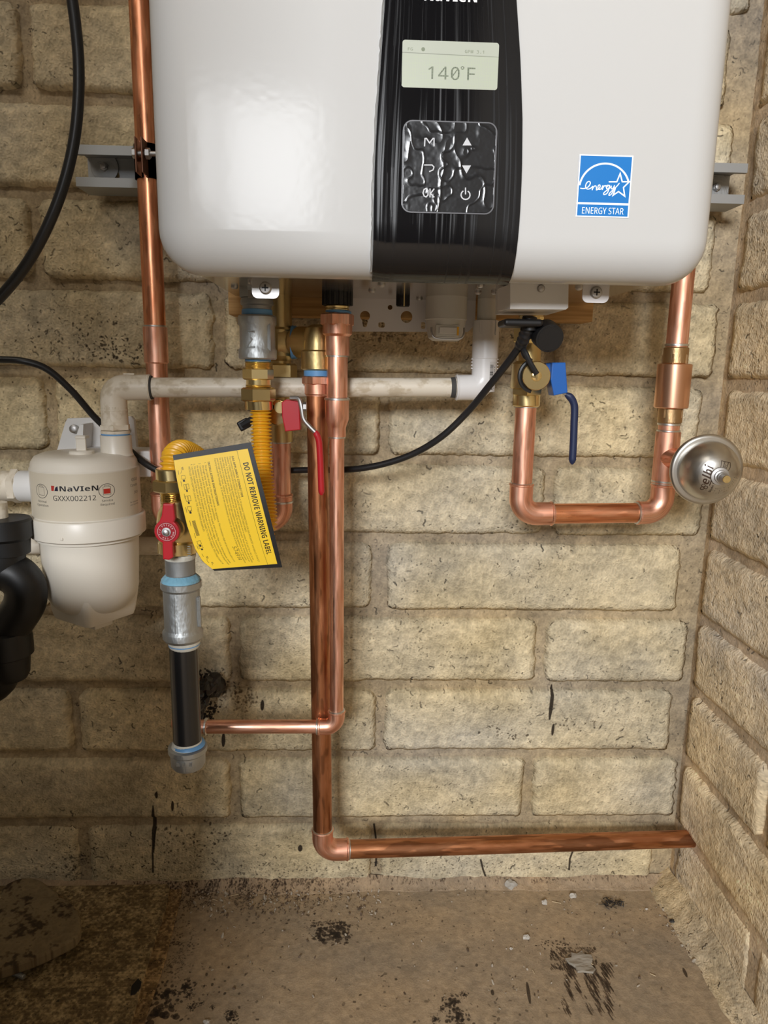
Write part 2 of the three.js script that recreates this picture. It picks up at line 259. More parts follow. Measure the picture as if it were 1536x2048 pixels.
{
  const J = [[767, 850, 4], [1100, 1000, 5], [758, 1160, 6], [469, 1300, 7], [760, 1445, 8], [468, 1575, 9], [751, 1710, 10], [435, 650, 3], [66, 460, 2], [46, 100, 0]];
  const jx = {}; for (const [u, v, c] of J) jx[c] = at(u, v, 0).x;
  jx[1] = jx[0] + 0.203; for (let c = -1; c >= -6; c--) jx[c] = (c & 1) ? jx[1] : jx[0];
  const endPx = { 0: [1462, 130], 1: [1470, 290], 2: [1440, 470], 3: [1436, 650], 4: [1410, 850], 5: [1412, 1000], 6: [1380, 1160], 7: [1375, 1300], 8: [1352, 1445], 9: [1355, 1575], 10: [1342, 1710] };
  for (let c = -6; c <= 10; c++) {
    const top = (11 - c) * HC, bot = top - HC;          // joint c is at y = (10 - c) * HC
    const gap = c === 6 ? 0.02 : 0.0125, end = endPx[c] ? at(...endPx[c], 0).x : -0.012;
    let x = jx[c] - 0.4064 * 4;
    for (; x < end; x += 0.4064) {
      const a = x + gap / 2, b = Math.min(x + 0.4064 - gap / 2, end);
      if (b < -1.66 || b - a < 0.02) continue;
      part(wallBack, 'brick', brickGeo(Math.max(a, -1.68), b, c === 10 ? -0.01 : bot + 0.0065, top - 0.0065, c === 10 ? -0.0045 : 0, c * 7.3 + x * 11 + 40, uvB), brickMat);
    }
  }
}
const turnR = new THREE.Matrix4().makeBasis(V(0, 0, 1), V(0, 1, 0), V(-1, 0, 0));
const wallRight = struct('wall_right');
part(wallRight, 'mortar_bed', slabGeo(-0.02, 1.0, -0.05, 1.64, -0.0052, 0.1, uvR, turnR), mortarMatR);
{
  const j8 = atX(1527, 1640, 0).z, j10 = atX(1500, 1915, 0).z;
  for (let c = -6; c <= 10; c++) {
    const first = c === 8 ? j8 : c === 10 ? j10 : (c & 1) ? 0.405 : 0.205, gap = 0.0125;
    let a = 0.006 + 0.006 * Math.abs(noise(c * 3.3, 2)), b = first - gap / 2;
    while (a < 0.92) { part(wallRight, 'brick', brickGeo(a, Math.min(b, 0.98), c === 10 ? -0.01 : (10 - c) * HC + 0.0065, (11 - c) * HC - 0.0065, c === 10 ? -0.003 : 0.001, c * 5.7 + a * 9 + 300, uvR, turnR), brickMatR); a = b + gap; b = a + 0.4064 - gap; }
  }
}
const plainWall = (name, cx, cy, cz, sx, sy, sz, mat) => { const g = new THREE.BoxGeometry(sx, sy, sz); g.translate(cx, cy, cz); const w = struct(name); part(w, name === 'ceiling' ? 'ceiling_panel' : 'wall_panel', g, mat); return w; };
{ const g = new THREE.BoxGeometry(0.1, 2.7, 2.3); g.translate(0.0585, 1.3, 2.15); part(wallRight, 'wall_panel', g, plaster); const h = new THREE.BoxGeometry(0.1, 1.0, 1.05); h.translate(0.0585, 2.14, 0.5); part(wallRight, 'wall_panel', h, plaster); }
{ const g = new THREE.BoxGeometry(3.3, 1.0, 0.1); g.translate(-1.6, 2.14, -0.0585); part(wallBack, 'wall_panel', g, plaster); const h = new THREE.BoxGeometry(1.55, 1.7, 0.1); h.translate(-2.475, 0.79, -0.0585); part(wallBack, 'wall_panel', h, plaster); }
plainWall('wall_left', -3.25, 1.3, 1.5, 0.1, 2.7, 3.4, plaster);
plainWall('ceiling', -1.55, 2.65, 1.5, 3.5, 0.1, 3.4, ceilMat);
{
  const w = struct('wall_front'), x0 = -3.2, x1 = 0.0, y1 = 2.6, t = 0.12, zc = WIN.z + 0.06;
  const P = (a, b, c, d) => { const g = new THREE.BoxGeometry(b - a, d - c, t); g.translate((a + b) / 2, (c + d) / 2, zc); return g; };
  part(w, 'wall_panel', [P(x0, WIN.x0, 0, y1), P(WIN.x1, x1, 0, y1), P(WIN.x0, WIN.x1, 0, WIN.y0), P(WIN.x0, WIN.x1, WIN.y1, y1)], plaster);
  const f = struct('window_1'), bar = (a, b, c, d) => box((a + b) / 2, (c + d) / 2, zc, b - a, d - c, 0.05, 0.004), fr = 0.03;
  part(f, 'window_frame', [bar(WIN.x0, WIN.x0 + fr, WIN.y0, WIN.y1), bar(WIN.x1 - fr, WIN.x1, WIN.y0, WIN.y1), bar(WIN.x0, WIN.x1, WIN.y0, WIN.y0 + fr), bar(WIN.x0, WIN.x1, WIN.y1 - fr, WIN.y1)], M.whitePlastic);
}

{  // unseen fixture added to carry the fill light
  const t = thing('added_ceiling_light', 'added unseen ceiling panel lamp for warm fill behind the camera', 'lamp', V(FILL_LAMP.x, FILL_LAMP.y, FILL_LAMP.z));
  part(t, 'housing', box(FILL_LAMP.x, 2.555, FILL_LAMP.z, FILL_LAMP.w + 0.06, 0.08, FILL_LAMP.d + 0.06, 0.006), std([0.8, 0.8, 0.78], 0.5));
  part(t, 'diffuser', box(FILL_LAMP.x, FILL_LAMP.y + 0.008, FILL_LAMP.z, FILL_LAMP.w, 0.012, FILL_LAMP.d, 0.002), std([0.9, 0.88, 0.84], 0.6, 0, { emissive: new THREE.Color(1, 0.85, 0.66), emissiveIntensity: 2 }));
}
// ------------------------------------------------------------ floor
const FW = { x0: -1.0, w: 1.04, d: 0.52 };
const floorTex = (() => {
  const W = 2048, H = 1024, pm = W / FW.w; seedN = 21;
  const st = canvas(W, H, (g) => {
    g.fillStyle = '#fff'; g.fillRect(0, 0, W, H);
    const c = (u, v) => { const p = atY(u, v, 0); return [(p.x - FW.x0) * pm, p.z * pm]; };
    const dk = '44,30,18';
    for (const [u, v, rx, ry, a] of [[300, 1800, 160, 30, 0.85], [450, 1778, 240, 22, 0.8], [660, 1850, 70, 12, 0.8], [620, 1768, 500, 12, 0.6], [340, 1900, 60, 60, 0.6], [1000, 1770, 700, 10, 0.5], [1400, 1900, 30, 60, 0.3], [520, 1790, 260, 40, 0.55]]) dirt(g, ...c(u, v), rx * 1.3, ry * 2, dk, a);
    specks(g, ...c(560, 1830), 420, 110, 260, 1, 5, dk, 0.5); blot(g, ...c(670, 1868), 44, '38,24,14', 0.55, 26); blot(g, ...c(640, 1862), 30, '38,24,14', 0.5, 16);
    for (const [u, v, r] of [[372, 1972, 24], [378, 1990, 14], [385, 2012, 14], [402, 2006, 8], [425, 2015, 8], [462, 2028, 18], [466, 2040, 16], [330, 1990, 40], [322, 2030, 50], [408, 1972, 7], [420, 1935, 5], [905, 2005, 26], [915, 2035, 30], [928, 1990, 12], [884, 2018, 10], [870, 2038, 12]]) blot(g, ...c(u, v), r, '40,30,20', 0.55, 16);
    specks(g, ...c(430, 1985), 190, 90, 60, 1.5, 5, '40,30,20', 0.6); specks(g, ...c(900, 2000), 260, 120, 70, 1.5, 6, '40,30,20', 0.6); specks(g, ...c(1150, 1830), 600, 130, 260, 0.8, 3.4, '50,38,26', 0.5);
    g.lineCap = 'round';                                     // scraped dark patch with a grey chip of bare concrete
    for (let i = 0; i < 1500; i++) {
      const t = rnd(), q = rnd(), top = q < 0.45, [x, y] = top ? c(1100 + 92 * t, 1893 + 44 * rnd()) : c(1108 + 92 * t + 26 * q, 1925 + 100 * rnd() ** 1.4), k = noise(x / 11, y / (top ? 12 : 55));
      if (k < (top ? -0.35 : 0.02)) continue;
      const l = top ? rr(2, 7) : rr(5, 22); g.strokeStyle = `rgba(52,36,20,${rr(0.25, 0.6)})`; g.lineWidth = rr(1.2, 3.4); g.beginPath(); g.moveTo(x, y); g.lineTo(x + l * 0.22, y + l); g.stroke();
    }
    blot(g, ...c(1148, 1918), 26, '255,252,245', 0.6, 26); blot(g, ...c(1166, 1942), 14, '255,252,245', 0.6, 14); specks(g, ...c(1110, 1890), 50, 16, 40, 1, 4, '44,30,18', 0.8);
    for (const [u, v, l] of [[1057, 1985, 30], [1170, 1945, 6], [1370, 1945, 14], [985, 1985, 8]]) { const [x, y] = c(u, v); g.fillStyle = 'rgba(50,38,26,0.7)'; g.beginPath(); g.ellipse(x, y, 4, l, 0.1, 0, 6.28); g.fill(); }
  });
  const S = st.getContext('2d').getImageData(0, 0, W, H).data, hgt = new Uint8ClampedArray(W * H);
  const map = grain(W, H, (x, y0) => {
    const y = H - 1 - y0, mx = x / pm * 1000, my = y / pm * 1000, o = (y * W + x) * 4, n1 = fbm(mx / 80, my / 60, 4), n2 = fbm(mx / 7, my / 6, 4), n3 = noise(mx / 1.2, my / 1.2), b = 1 + 0.12 * n1 + 0.14 * n2 + 0.05 * n3;
    hgt[y0 * W + x] = clamp(140 + 70 * n2 + 22 * n3 - (255 - S[o]) * 0.12, 0, 255);
    return [164 * b * S[o] / 255, 144 * (b - 0.03 * n1) * S[o + 1] / 255, 117 * (b - 0.08 * n1) * S[o + 2] / 255];
  });
  return { map: tex(map), bumpMap: tex(grain(W, H, (x, y) => grey(hgt[y * W + x])), false) };
})();
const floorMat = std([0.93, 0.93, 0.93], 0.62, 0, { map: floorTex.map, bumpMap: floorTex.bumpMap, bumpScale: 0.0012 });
const uvF = (x, z) => [(x - FW.x0) / FW.w, z / FW.d];       // canvas row 0 is at z = depth, so v runs with z
const floor = struct('floor');
{
  const nx = 160, nz = 80, pos = [], uv = [], idx = [], x0 = -1.2, x1 = 0.03, z1 = 0.6;
  for (let j = 0; j <= nz; j++) for (let i = 0; i <= nx; i++) { const x = x0 + (x1 - x0) * i / nx, z = -0.02 + (z1 + 0.02) * j / nz; pos.push(x, 0.0009 * fbm(x * 18, z * 18, 3), z); uv.push(...uvF(x, z)); }
  for (let j = 0; j < nz; j++) for (let i = 0; i < nx; i++) { const a = j * (nx + 1) + i, b = a + nx + 1; idx.push(a, b, a + 1, b, b + 1, a + 1); }
  const g = new THREE.BufferGeometry(); g.setAttribute('position', new THREE.Float32BufferAttribute(pos, 3)); g.setAttribute('uv', new THREE.Float32BufferAttribute(uv, 2)); g.setIndex(idx); g.computeVertexNormals();
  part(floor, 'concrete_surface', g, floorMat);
  const s = new THREE.BoxGeometry(3.4, 0.12, 3.4); s.translate(-1.55, -0.063, 1.6); part(floor, 'concrete_slab', s, std([0.36, 0.28, 0.2], 0.8));
}
// rough mortar fillets smeared along the foot of both walls
{
  const fillet = (len, wid, hgt, seed, place, uvOf) => {
    const n = Math.round(len / 0.004), m = 10, pos = [], uv = [], idx = [];
    for (let i = 0; i <= n; i++) for (let j = 0; j <= m; j++) {
      const s = i / n * len, t = j / m, wv = wid * (1 + 0.5 * fbm(s * 16, seed, 3)), h = hgt * (1 + 0.45 * fbm(s * 14, seed + 4, 2));
      const d = wv * t, y = h * (1 - t) ** 1.6 + 0.0022 * fbm(s * 90, t * 3.2 + seed, 3) * Math.min(1, 2 - 2 * t) - (t === 1 ? 0.002 : 0), p = place(s, d, y); pos.push(...p); uv.push(...(uvOf ? uvOf(p) : [s / 1.04, t * (wid + hgt) * 0.9 / 1.3 + 0.3]));
    }
    for (let i = 0; i < n; i++) for (let j = 0; j < m; j++) { const a = i * (m + 1) + j, b = a + m + 1; idx.push(a, a + 1, b, b, a + 1, b + 1); }
    const g = new THREE.BufferGeometry(); g.setAttribute('position', new THREE.Float32BufferAttribute(pos, 3)); g.setAttribute('uv', new THREE.Float32BufferAttribute(uv, 2)); g.setIndex(idx); g.computeVertexNormals(); return g;
  };
  const t1 = struct('trim_1'), t2 = struct('trim_2'), fm = std([0.95, 0.93, 0.93], 0.9, 0, bump(floorTex, 0.003)), fm2 = std([0.84, 0.78, 0.73], 0.92, 0, bump(backTex, 0.0026));
  part(t1, 'mortar_fillet', fillet(0.98, 0.018, 0.012, 3, (s, d, y) => [-0.98 + s, y, d - 0.006], (p) => uvF(p[0], Math.max(0.001, p[2] + 0.006)), ), fm);
  part(t2, 'mortar_fillet', fillet(0.715, 0.034, 0.022, 9, (s, d, y) => [-d + 0.003, y, 0.7 - s]), fm2);
}
// ------------------------------------------------------------ water heater
const HX0 = -0.6125, HX1 = -0.1705, HYB = 0.7925, HYT = 1.46, HZF = 0.307, HZB = 0.262, FIL = 0.03;
const heater = thing('water_heater', 'large white wall-hung tankless water heater with a black control strip down its front', 'water heater', V(-0.39, HYB, 0.05));
function roundRect(w, h, r, n = 8) { const p = []; for (const [cx, cy, a0] of [[w / 2 - r, h / 2 - r, 0], [-w / 2 + r, h / 2 - r, 1], [-w / 2 + r, -h / 2 + r, 2], [w / 2 - r, -h / 2 + r, 3]]) for (let i = 0; i <= n; i++) { const a = (a0 + i / n) * Math.PI / 2; p.push([cx + r * Math.cos(a), cy + r * Math.sin(a)]); } return p; }
function loft(loops, closeFront = true, closeBack = false) {
  const n = loops[0].length, pos = [], uv = [], idx = [];
  for (const L of loops) for (const p of L) { pos.push(...p); uv.push(p[0] * 4, p[1] * 4); }
  for (let k = 0; k < loops.length - 1; k++) for (let i = 0; i < n; i++) { const a = k * n + i, b = k * n + (i + 1) % n; idx.push(a, b, a + n, b, b + n, a + n); }
  const cap = (L, k, flip) => { const c = pos.length / 3, m = L.reduce((s, p) => [s[0] + p[0] / n, s[1] + p[1] / n, s[2] + p[2] / n], [0, 0, 0]); pos.push(...m); uv.push(m[0] * 4, m[1] * 4); for (let i = 0; i < n; i++) { const a = k * n + i, b = k * n + (i + 1) % n; flip ? idx.push(c, b, a) : idx.push(c, a, b); } };
  if (closeFront) cap(loops[loops.length - 1], loops.length - 1, false); if (closeBack) cap(loops[0], 0, true);
  const g = new THREE.BufferGeometry(); g.setAttribute('position', new THREE.Float32BufferAttribute(pos, 3)); g.setAttribute('uv', new THREE.Float32BufferAttribute(uv, 2)); g.setIndex(idx); return creased(g, 0.5);
}
const coverProfile = (t) => { const a = t * Math.PI / 2; return [FIL * (1 - Math.cos(a)), HZF - FIL + FIL * Math.sin(a)]; };   // inset, z
{
  const cx = (HX0 + HX1) / 2, cy = (HYB + HYT) / 2, w = HX1 - HX0, h = HYT - HYB, loops = [];
  const ring = (ins, z, r) => roundRect(w - 2 * ins, h - 2 * ins, Math.max(0.003, r - ins)).map(([x, y]) => [cx + x, cy + y, z]);
  loops.push(ring(0.012, HZB + 0.004, 0.032), ring(0.006, HZB, 0.032), ring(0.0015, HZB + 0.003, 0.034), ring(0, HZB + 0.012, 0.034));
  for (let i = 0; i <= 12; i++) { const [ins, z] = coverProfile(i / 12); loops.push(ring(ins, z, 0.034)); }
  loops.push(ring(FIL + 0.0012, HZF, 0.034), ring(FIL + 0.02, HZF, 0.034));
  M.white.bumpMap = tex(grain(256, 256, (x, y) => grey(128 + 110 * fbm(x / 5, y / 4, 2))), false); M.white.bumpScale = 0.00005;
  part(heater, 'front_cover', loft(loops, true, true), M.white);
  const b = box(cx, HYB + 0.02 + 0.3, 0.157, w - 0.035, 0.61, 0.21, 0.006); part(heater, 'casing', b, M.whitePlastic);
}
// underside: polished sheet with bolts
const PB = HYB + 0.006;
part(heater, 'bottom_plate', box(-0.392, PB + 0.004, 0.157, 0.402, 0.008, 0.214, 0.002), M.plate);
{
  const bolt = (u, v, r = 0.0035) => { const p = atY(u, v, PB); return screwHead(V(p.x, PB + 0.0005, p.z), DN, r, 0.0035); };
  for (const [u, v] of [[469, 572], [503, 563], [548, 565], [763, 568], [744, 580], [839, 596], [938, 602], [961, 569], [956, 583], [989, 583], [1158, 574]]) part(heater, 'bolt', bolt(u, v), M.steel);
  for (const [u, v] of [[531, 578], [1192, 587]]) {           // cover latches: folded bright tabs with a cross-head screw
    const z = 0.25, p = at(u, v - 2, z), w = 0.0232, h = 0.0192;
    const tab = part(heater, 'latch_tab', [extrude(roundRect(w, h, 0.005), 0.0015).translate(p.x, p.y + 0.001, z - 0.0015), box(p.x, p.y + h / 2 + 0.001, z - 0.009, w, 0.0015, 0.018, 0.0005)], u < 600 ? M.steel : M.galvPlate, 'folded bright metal tab with a cross-head screw');
    part(tab, 'screw', [rod(V(p.x, p.y, z), Z, [[0, 0.0052], [0.0012, 0.0052], [0.0022, 0.0042], [0.0026, 0.002]], { seg: 20 })], M.steel);
    const cr = part(tab, 'screw_slot', [box(p.x, p.y, z + 0.0026, 0.0055, 0.0012, 0.0006, 0.0002).rotateZ(0), box(p.x, p.y, z + 0.0026, 0.0012, 0.0055, 0.0006, 0.0002)], M.blackPlastic);
    for (const dx of [-0.0075, 0.0075]) part(heater, 'bolt', rod(V(p.x + dx, p.y + h / 2 + 0.0018, z - 0.009), Y, [[0, 0.0042], [0.003, 0.0042], [0.004, 0.003], [0.007, 0.003]], { seg: 12 }), M.steel);
  }
  // rear hanging bracket with its punched openings
  const z = 0.052, q = (u, v) => { const p = at(u, v, z); return [p.x, p.y]; }, o = [q(668, 570), q(668, 663), q(935, 664), q(945, 655), q(950, 640), q(952, 570)];
  const hole = (u, v, r) => { const p = new THREE.Path(); p.absarc(...q(u, v), r, 0, Math.PI * 2, true); return p; };
  const key = (u, v) => { const [x, y] = q(u, v), p = new THREE.Path(); p.absarc(x, y, 0.0056, -0.9, 4.05, false); p.absarc(x, y - 0.010, 0.0024, Math.PI, 2 * Math.PI, false); p.closePath(); const pts = p.getPoints(14); return new THREE.Path([...pts].reverse()); };
  const slot = (u, v, w, h) => new THREE.Path(roundRect(w, h, Math.min(w, h) * 0.35).reverse().map(([x, y]) => new THREE.Vector2(q(u, v)[0] + x, q(u, v)[1] + y)));
  part(heater, 'wall_bracket', extrude(o, 0.0016, [key(730, 632), hole(780, 615, 0.0027), hole(813, 634, 0.0066), slot(763, 650, 0.0075, 0.006), slot(846, 651, 0.005, 0.0075)]).translate(0, 0, z), M.galvPlate);
  // condensate cup with wire bail
  const cz = 0.085, c = at(893, 600, cz), cupW = 0.0225;
  const cup = part(heater, 'condensate_cup', [rod(V(c.x, PB, cz), DN, [[0, cupW], [0.022, cupW], [0.0235, cupW + 0.0006], [0.0245, cupW - 0.0006], [0.034, cupW - 0.002], [0.043, cupW - 0.0035], [0.046, cupW - 0.008]], { seg: 40 }), box(c.x, PB - 0.036, cz + cupW - 0.004, 0.026, 0.012, 0.006, 0.001)], M.milky, 'milky plastic cup held by a wire bail');
  part(cup, 'cup_label', [box(c.x, PB - 0.036, cz + cupW, 0.0185, 0.0065, 0.003, 0.0006)], M.whitePlastic); part(cup, 'yellow_mark', box(c.x + 0.0108, PB - 0.0365, cz + cupW - 0.0009, 0.0022, 0.009, 0.0006, 0.0002), M.yellow);
  const wy = PB - 0.033, bz = cz + cupW - 0.002; part(cup, 'wire_bail', tube(curve([V(c.x - 0.0175, wy, bz), V(c.x - 0.0172, wy - 0.006, bz + 0.002), V(c.x - 0.0145, wy - 0.0105, bz + 0.003), V(c.x, wy - 0.012, bz + 0.003), V(c.x + 0.0145, wy - 0.0105, bz + 0.003), V(c.x + 0.0172, wy - 0.006, bz + 0.002), V(c.x + 0.0175, wy, bz)], 30), 0.0011, { seg: 8 }), M.steel);
  // ribbed black filter cap hanging between bracket and cup
  const f = at(806, 597, 0.1), fc = part(heater, 'filter_cap', [pipe(V(f.x, PB, 0.1), V(f.x, yAt(806, 613, 0.1), 0.1), 0.0068, { seg: 14 }), ...Array.from({ length: 14 }, (_, i) => { const a = i / 14 * 6.283, p = V(f.x + Math.cos(a) * 0.0066, 0, 0.1 + Math.sin(a) * 0.0066); return pipe(p.clone().setY(PB), p.clone().setY(yAt(806, 613, 0.1) + 0.001), 0.0008, { seg: 6 }); })], M.blackPlastic, 'small ribbed black cap'); part(fc, 'yellow_stripe', box(f.x + 0.0008, f.y - 0.0005, 0.1072, 0.0014, 0.016, 0.001, 0.0004), M.brass);
  // white junction box with the cord gland
  const jz = 0.222, jp = (u, v) => { const p = at(u, v, jz); return [p.x, p.y]; };
  const jb = [jp(1021, 550), jp(1136, 552), jp(1135, 615), jp(1131, 618), jp(1021, 617)];
  const jbox = part(heater, 'junction_box', [extrude(jb, 0.07, [], 0.0006).translate(0, 0, jz - 0.07)], M.whitePlastic, 'white folded sheet-metal box');
  const side = (() => { const [a, b] = [jp(1021, 568), jp(1021, 617)], p = at(995, 622, jz - 0.03), t = at(995, 578, jz - 0.03); return loft([[[a[0], a[1], jz], [b[0], b[1], jz], [p.x, p.y, jz - 0.03], [t.x, t.y, jz - 0.03]].reverse(), [[a[0] + 0.002, a[1], jz - 0.004], [b[0] + 0.002, b[1], jz - 0.004], [p.x + 0.004, p.y, jz - 0.033], [t.x + 0.004, t.y, jz - 0.033]].reverse()], true, true); })();
  part(jbox, 'side_flange', side, M.whitePlastic); const sp = at(1082, 577, jz + 0.001); part(jbox, 'screw', screwHead(V(sp.x, sp.y, jz), Z, 0.0035, 0.003), M.steel);
  // nickel gas inlet under the heater
  const gx = -0.5555, gz = 0.14, gy = (v) => yAt(515, v, gz);
  const gi = part(heater, 'gas_inlet', [rod(V(gx, PB, gz), DN, [[0, 0.0175], [PB - gy(596), 0.0175]], { seg: 8, rot: Math.PI / 8, crease: 0.3 }), rod(V(gx, gy(597), gz), DN, [[0, 0.0155], [0.003, 0.0165], [0.006, 0.0165], [0.0075, 0.0145], [0.016, 0.0145]])], M.zinc, 'nickel-plated eight-sided gas inlet');
  part(gi, 'stamped_lettering', textPlate(canvas(128, 64, (g) => { g.fillStyle = '#8d8a84'; g.fillRect(0, 0, 128, 64); g.fillStyle = '#3a3733'; g.font = '44px sans-serif'; g.textAlign = 'center'; g.fillText('NPT', 64, 50); }), V(gx, gy(592), gz + 0.0166), 0.0125, 0.0075, M.zinc), textMat);
}
function textPlate(cv, p, w, h) { textMat = new THREE.MeshPhysicalMaterial({ map: tex(cv), roughness: 0.4, metalness: 0.6 }); return box(p.x, p.y, p.z, w, h, 0.0006, 0.0002); }
var textMat;
// black control strip wrapped over the front and the lower fillet
function frontPoint(x, s, off) {                              // s: distance up the front from the start of the fillet; negative s runs round the fillet
  if (s >= 0) return V(x, HYB + FIL + s, HZF + off);
  const a = Math.PI / 2 + s / FIL; const i = (FIL + off) * Math.cos(Math.max(a, 0)); return V(x, HYB + FIL - i, HZF - FIL + (FIL + off) * Math.sin(Math.max(a, 0)));
}
function frontPatch(leftOf, rightOf, s0, s1, ns, nx, off, thick) {
  const loops = [], grid = (o) => { const r = []; for (let j = 0; j <= ns; j++) { const s = s0 + (s1 - s0) * j / ns, row = []; for (let i = 0; i <= nx; i++) { const x = leftOf(s) + (rightOf(s) - leftOf(s)) * i / nx; row.push(frontPoint(x, s, o)); } r.push(row); } return r; };
  const A = grid(off + thick), B = grid(off), pos = [], uv = [], idx = [], n = nx + 1;
  for (const G of [A, B]) G.forEach((row, j) => row.forEach((p, i) => { pos.push(p.x, p.y, p.z); uv.push(i / nx, j / ns); }));
  const k = (ns + 1) * n; for (let j = 0; j < ns; j++) for (let i = 0; i < nx; i++) { const a = j * n + i; idx.push(a, a + 1, a + n, a + n, a + 1, a + n + 1); idx.push(k + a, k + a + n, k + a + 1, k + a + 1, k + a + n, k + a + n + 1); }
  const edge = (a, b) => idx.push(a, k + a, b, b, k + a, k + b);
  for (let j = 0; j < ns; j++) { edge(j * n + n, j * n); edge(j * n + nx, j * n + n + nx); } for (let i = 0; i < nx; i++) { edge(i, i + 1); edge(ns * n + i + 1, ns * n + i); }
  const g = new THREE.BufferGeometry(); g.setAttribute('position', new THREE.Float32BufferAttribute(pos, 3)); g.setAttribute('uv', new THREE.Float32BufferAttribute(uv, 2)); g.setIndex(idx); return creased(g, 0.9);
}
const fp = (u, v, o = 0.002) => at(u, v, HZF + o), sOf = (v) => yAt(900, v, HZF + 0.002) - HYB - FIL;
const lerpTab = (tab) => (s) => { for (let i = 0; i < tab.length - 1; i++) if (s >= tab[i + 1][0]) { const t = clamp((s - tab[i][0]) / (tab[i + 1][0] - tab[i][0]), i ? 0 : -9, 1); return tab[i][1] + (tab[i + 1][1] - tab[i][1]) * t; } return tab[tab.length - 1][1]; };
const leftEdge = lerpTab([[770, 0], [762, 120], [754, 240], [749, 340], [747, 430], [746, 500]].map(([u, v]) => [fp(u, v).y - HYB - FIL, fp(u, v).x])), rightEdge = lerpTab([[1033, 0], [1041, 120], [1045, 240], [1044, 340], [1040, 430], [1034, 500]].map(([u, v]) => [fp(u, v).y - HYB - FIL, fp(u, v).x]));
const film = tex(grain(512, 512, (x, y) => grey(clamp(128 + 26 * fbm(x / 9, y / 190, 3) + 10 * fbm(x / 60, y / 40, 3) + (noise(x / 2, y / 300 + 9) > 0.72 ? 40 : 0), 0, 255))), false);
const filmRough = tex(grain(512, 512, (x, y) => grey(clamp(20 + 60 * sstep(0.1, 0.6, fbm(x / 10, y / 150, 4)) + (noise(x / 1.5, y / 90 + 4) > 0.85 ? 36 : 0), 0, 255))), false);
M.gloss = std([0.006, 0.006, 0.007], 1, 0, { roughnessMap: filmRough, bumpMap: film, bumpScale: 0.00002 });
const strip = part(heater, 'control_panel', frontPatch(leftEdge, rightEdge, -0.044, HYT - HYB - FIL * 2 - 0.01, 60, 12, 0, 0.0022), M.gloss, 'glossy black strip still under its protective film');
{
  const wob = (s) => 0.0005 * noise(s * 700, 3) + 0.0004 * noise(s * 260, 9);
  M.filmEdge = std([0.8, 0.8, 0.78], 0.15, 0.2, { bumpMap: lumpy, bumpScale: 0.0008 });
  part(strip, 'film_edge', frontPatch((s) => leftEdge(s) - 0.0018 + wob(s), (s) => leftEdge(s) - 0.0004, -0.03, 0.6, 200, 2, 0, 0.0012), M.filmEdge, 'crinkled silvery edge of the film');
  // logo across the top edge of the picture
  const rect = (u0, v0, u1, v1, o) => { const a = fp(u0, v0, o), b = fp(u1, v1, o); return [(a.x + b.x) / 2, (a.y + b.y) / 2, Math.abs(b.x - a.x), Math.abs(a.y - b.y)]; };
  const plate = (name, r, thick, mat, rad, label, parent = strip) => { const [x, y, w, h] = r, g = extrude(roundRect(w, h, rad, 6), thick); const p = g.attributes.position, uv = []; for (let i = 0; i < p.count; i++) uv.push(p.getX(i) / w + 0.5, p.getY(i) / h + 0.5); g.setAttribute('uv', new THREE.Float32BufferAttribute(uv, 2)); g.translate(x, y, HZF + 0.0022); return part(parent, name, g, mat, label); };
  const lcd = tex(canvas(512, 280, (g) => {
    g.fillStyle = '#b3b8aa'; g.fillRect(0, 0, 512, 280); g.strokeStyle = g.fillStyle = '#5f6656'; g.setLineDash([3, 2]); g.lineWidth = 4; g.beginPath(); g.moveTo(0, 74); g.lineTo(512, 84); g.stroke(); g.setLineDash([]);
    g.font = '26px monospace'; g.fillStyle = '#7c846f'; g.fillText('FG', 26, 62); g.fillText('GPM 3.1', 330, 66); g.beginPath(); g.ellipse(110, 52, 10, 12, 0, 0, 7); g.fill();
    g.fillStyle = '#596052'; g.font = '104px monospace'; g.fillText('140', 128, 226); g.fillText('F', 336, 226); g.lineWidth = 5; g.strokeStyle = '#596052'; g.beginPath(); g.ellipse(322, 154, 7, 8, 0, 0, 7); g.stroke(); g.lineWidth = 6; g.beginPath(); g.moveTo(264, 214); g.lineTo(298, 160); g.stroke();
    g.fillStyle = 'rgba(182,192,164,0.75)'; for (let x = 0; x < 512; x += 9) g.fillRect(x, 84, 1.5, 190); for (let y = 84; y < 280; y += 9) g.fillRect(0, y, 512, 1.5);
  }));
  plate('lcd_screen', rect(805, 80, 994, 181), 0.0004, new THREE.MeshPhysicalMaterial({ map: lcd, roughness: 0.25, emissive: 0xffffff, emissiveMap: lcd, emissiveIntensity: 0.05, clearcoat: 0.6, clearcoatRoughness: 0.1 }), 0.002, 'grey-green display reading 140 degrees');
  const wr = tex(grain(512, 512, (x, y) => { const a = 1 - Math.abs(fbm(x / 130 + 3, y / 200 + 8, 2)) * 6, b = 1 - Math.abs(fbm(x / 80 + 30, y / 100, 2)) * 7; return grey(clamp(70 + 120 * Math.max(0, a) ** 2 + 80 * Math.max(0, b) ** 2 + 30 * fbm(x / 30, y / 30, 2), 0, 255)); }), false);
  const pad = plate('button_pad', rect(809, 243, 984, 427), 0.0012, std([0.012, 0.012, 0.013], 0.2, 0, { bumpMap: wr, bumpScale: 0.0006 }), 0.006, 'rounded key pad under wrinkled clear film');
  { const [x, y, w, h] = rect(806, 240, 987, 430), rim = extrude(roundRect(w, h, 0.007, 6), 0.0007, [new THREE.Path(roundRect(w - 0.002, h - 0.002, 0.006, 6).reverse().map(([a, b]) => new THREE.Vector2(a, b)))]); part(pad, 'pad_rim', rim.translate(x, y, HZF + 0.0022), std([0.14, 0.14, 0.15], 0.25)); }
  const icon = std([0.55, 0.56, 0.58], 0.4), P = (u, v) => { const p = fp(u, v, 0.0035); return [p.x, p.y]; };
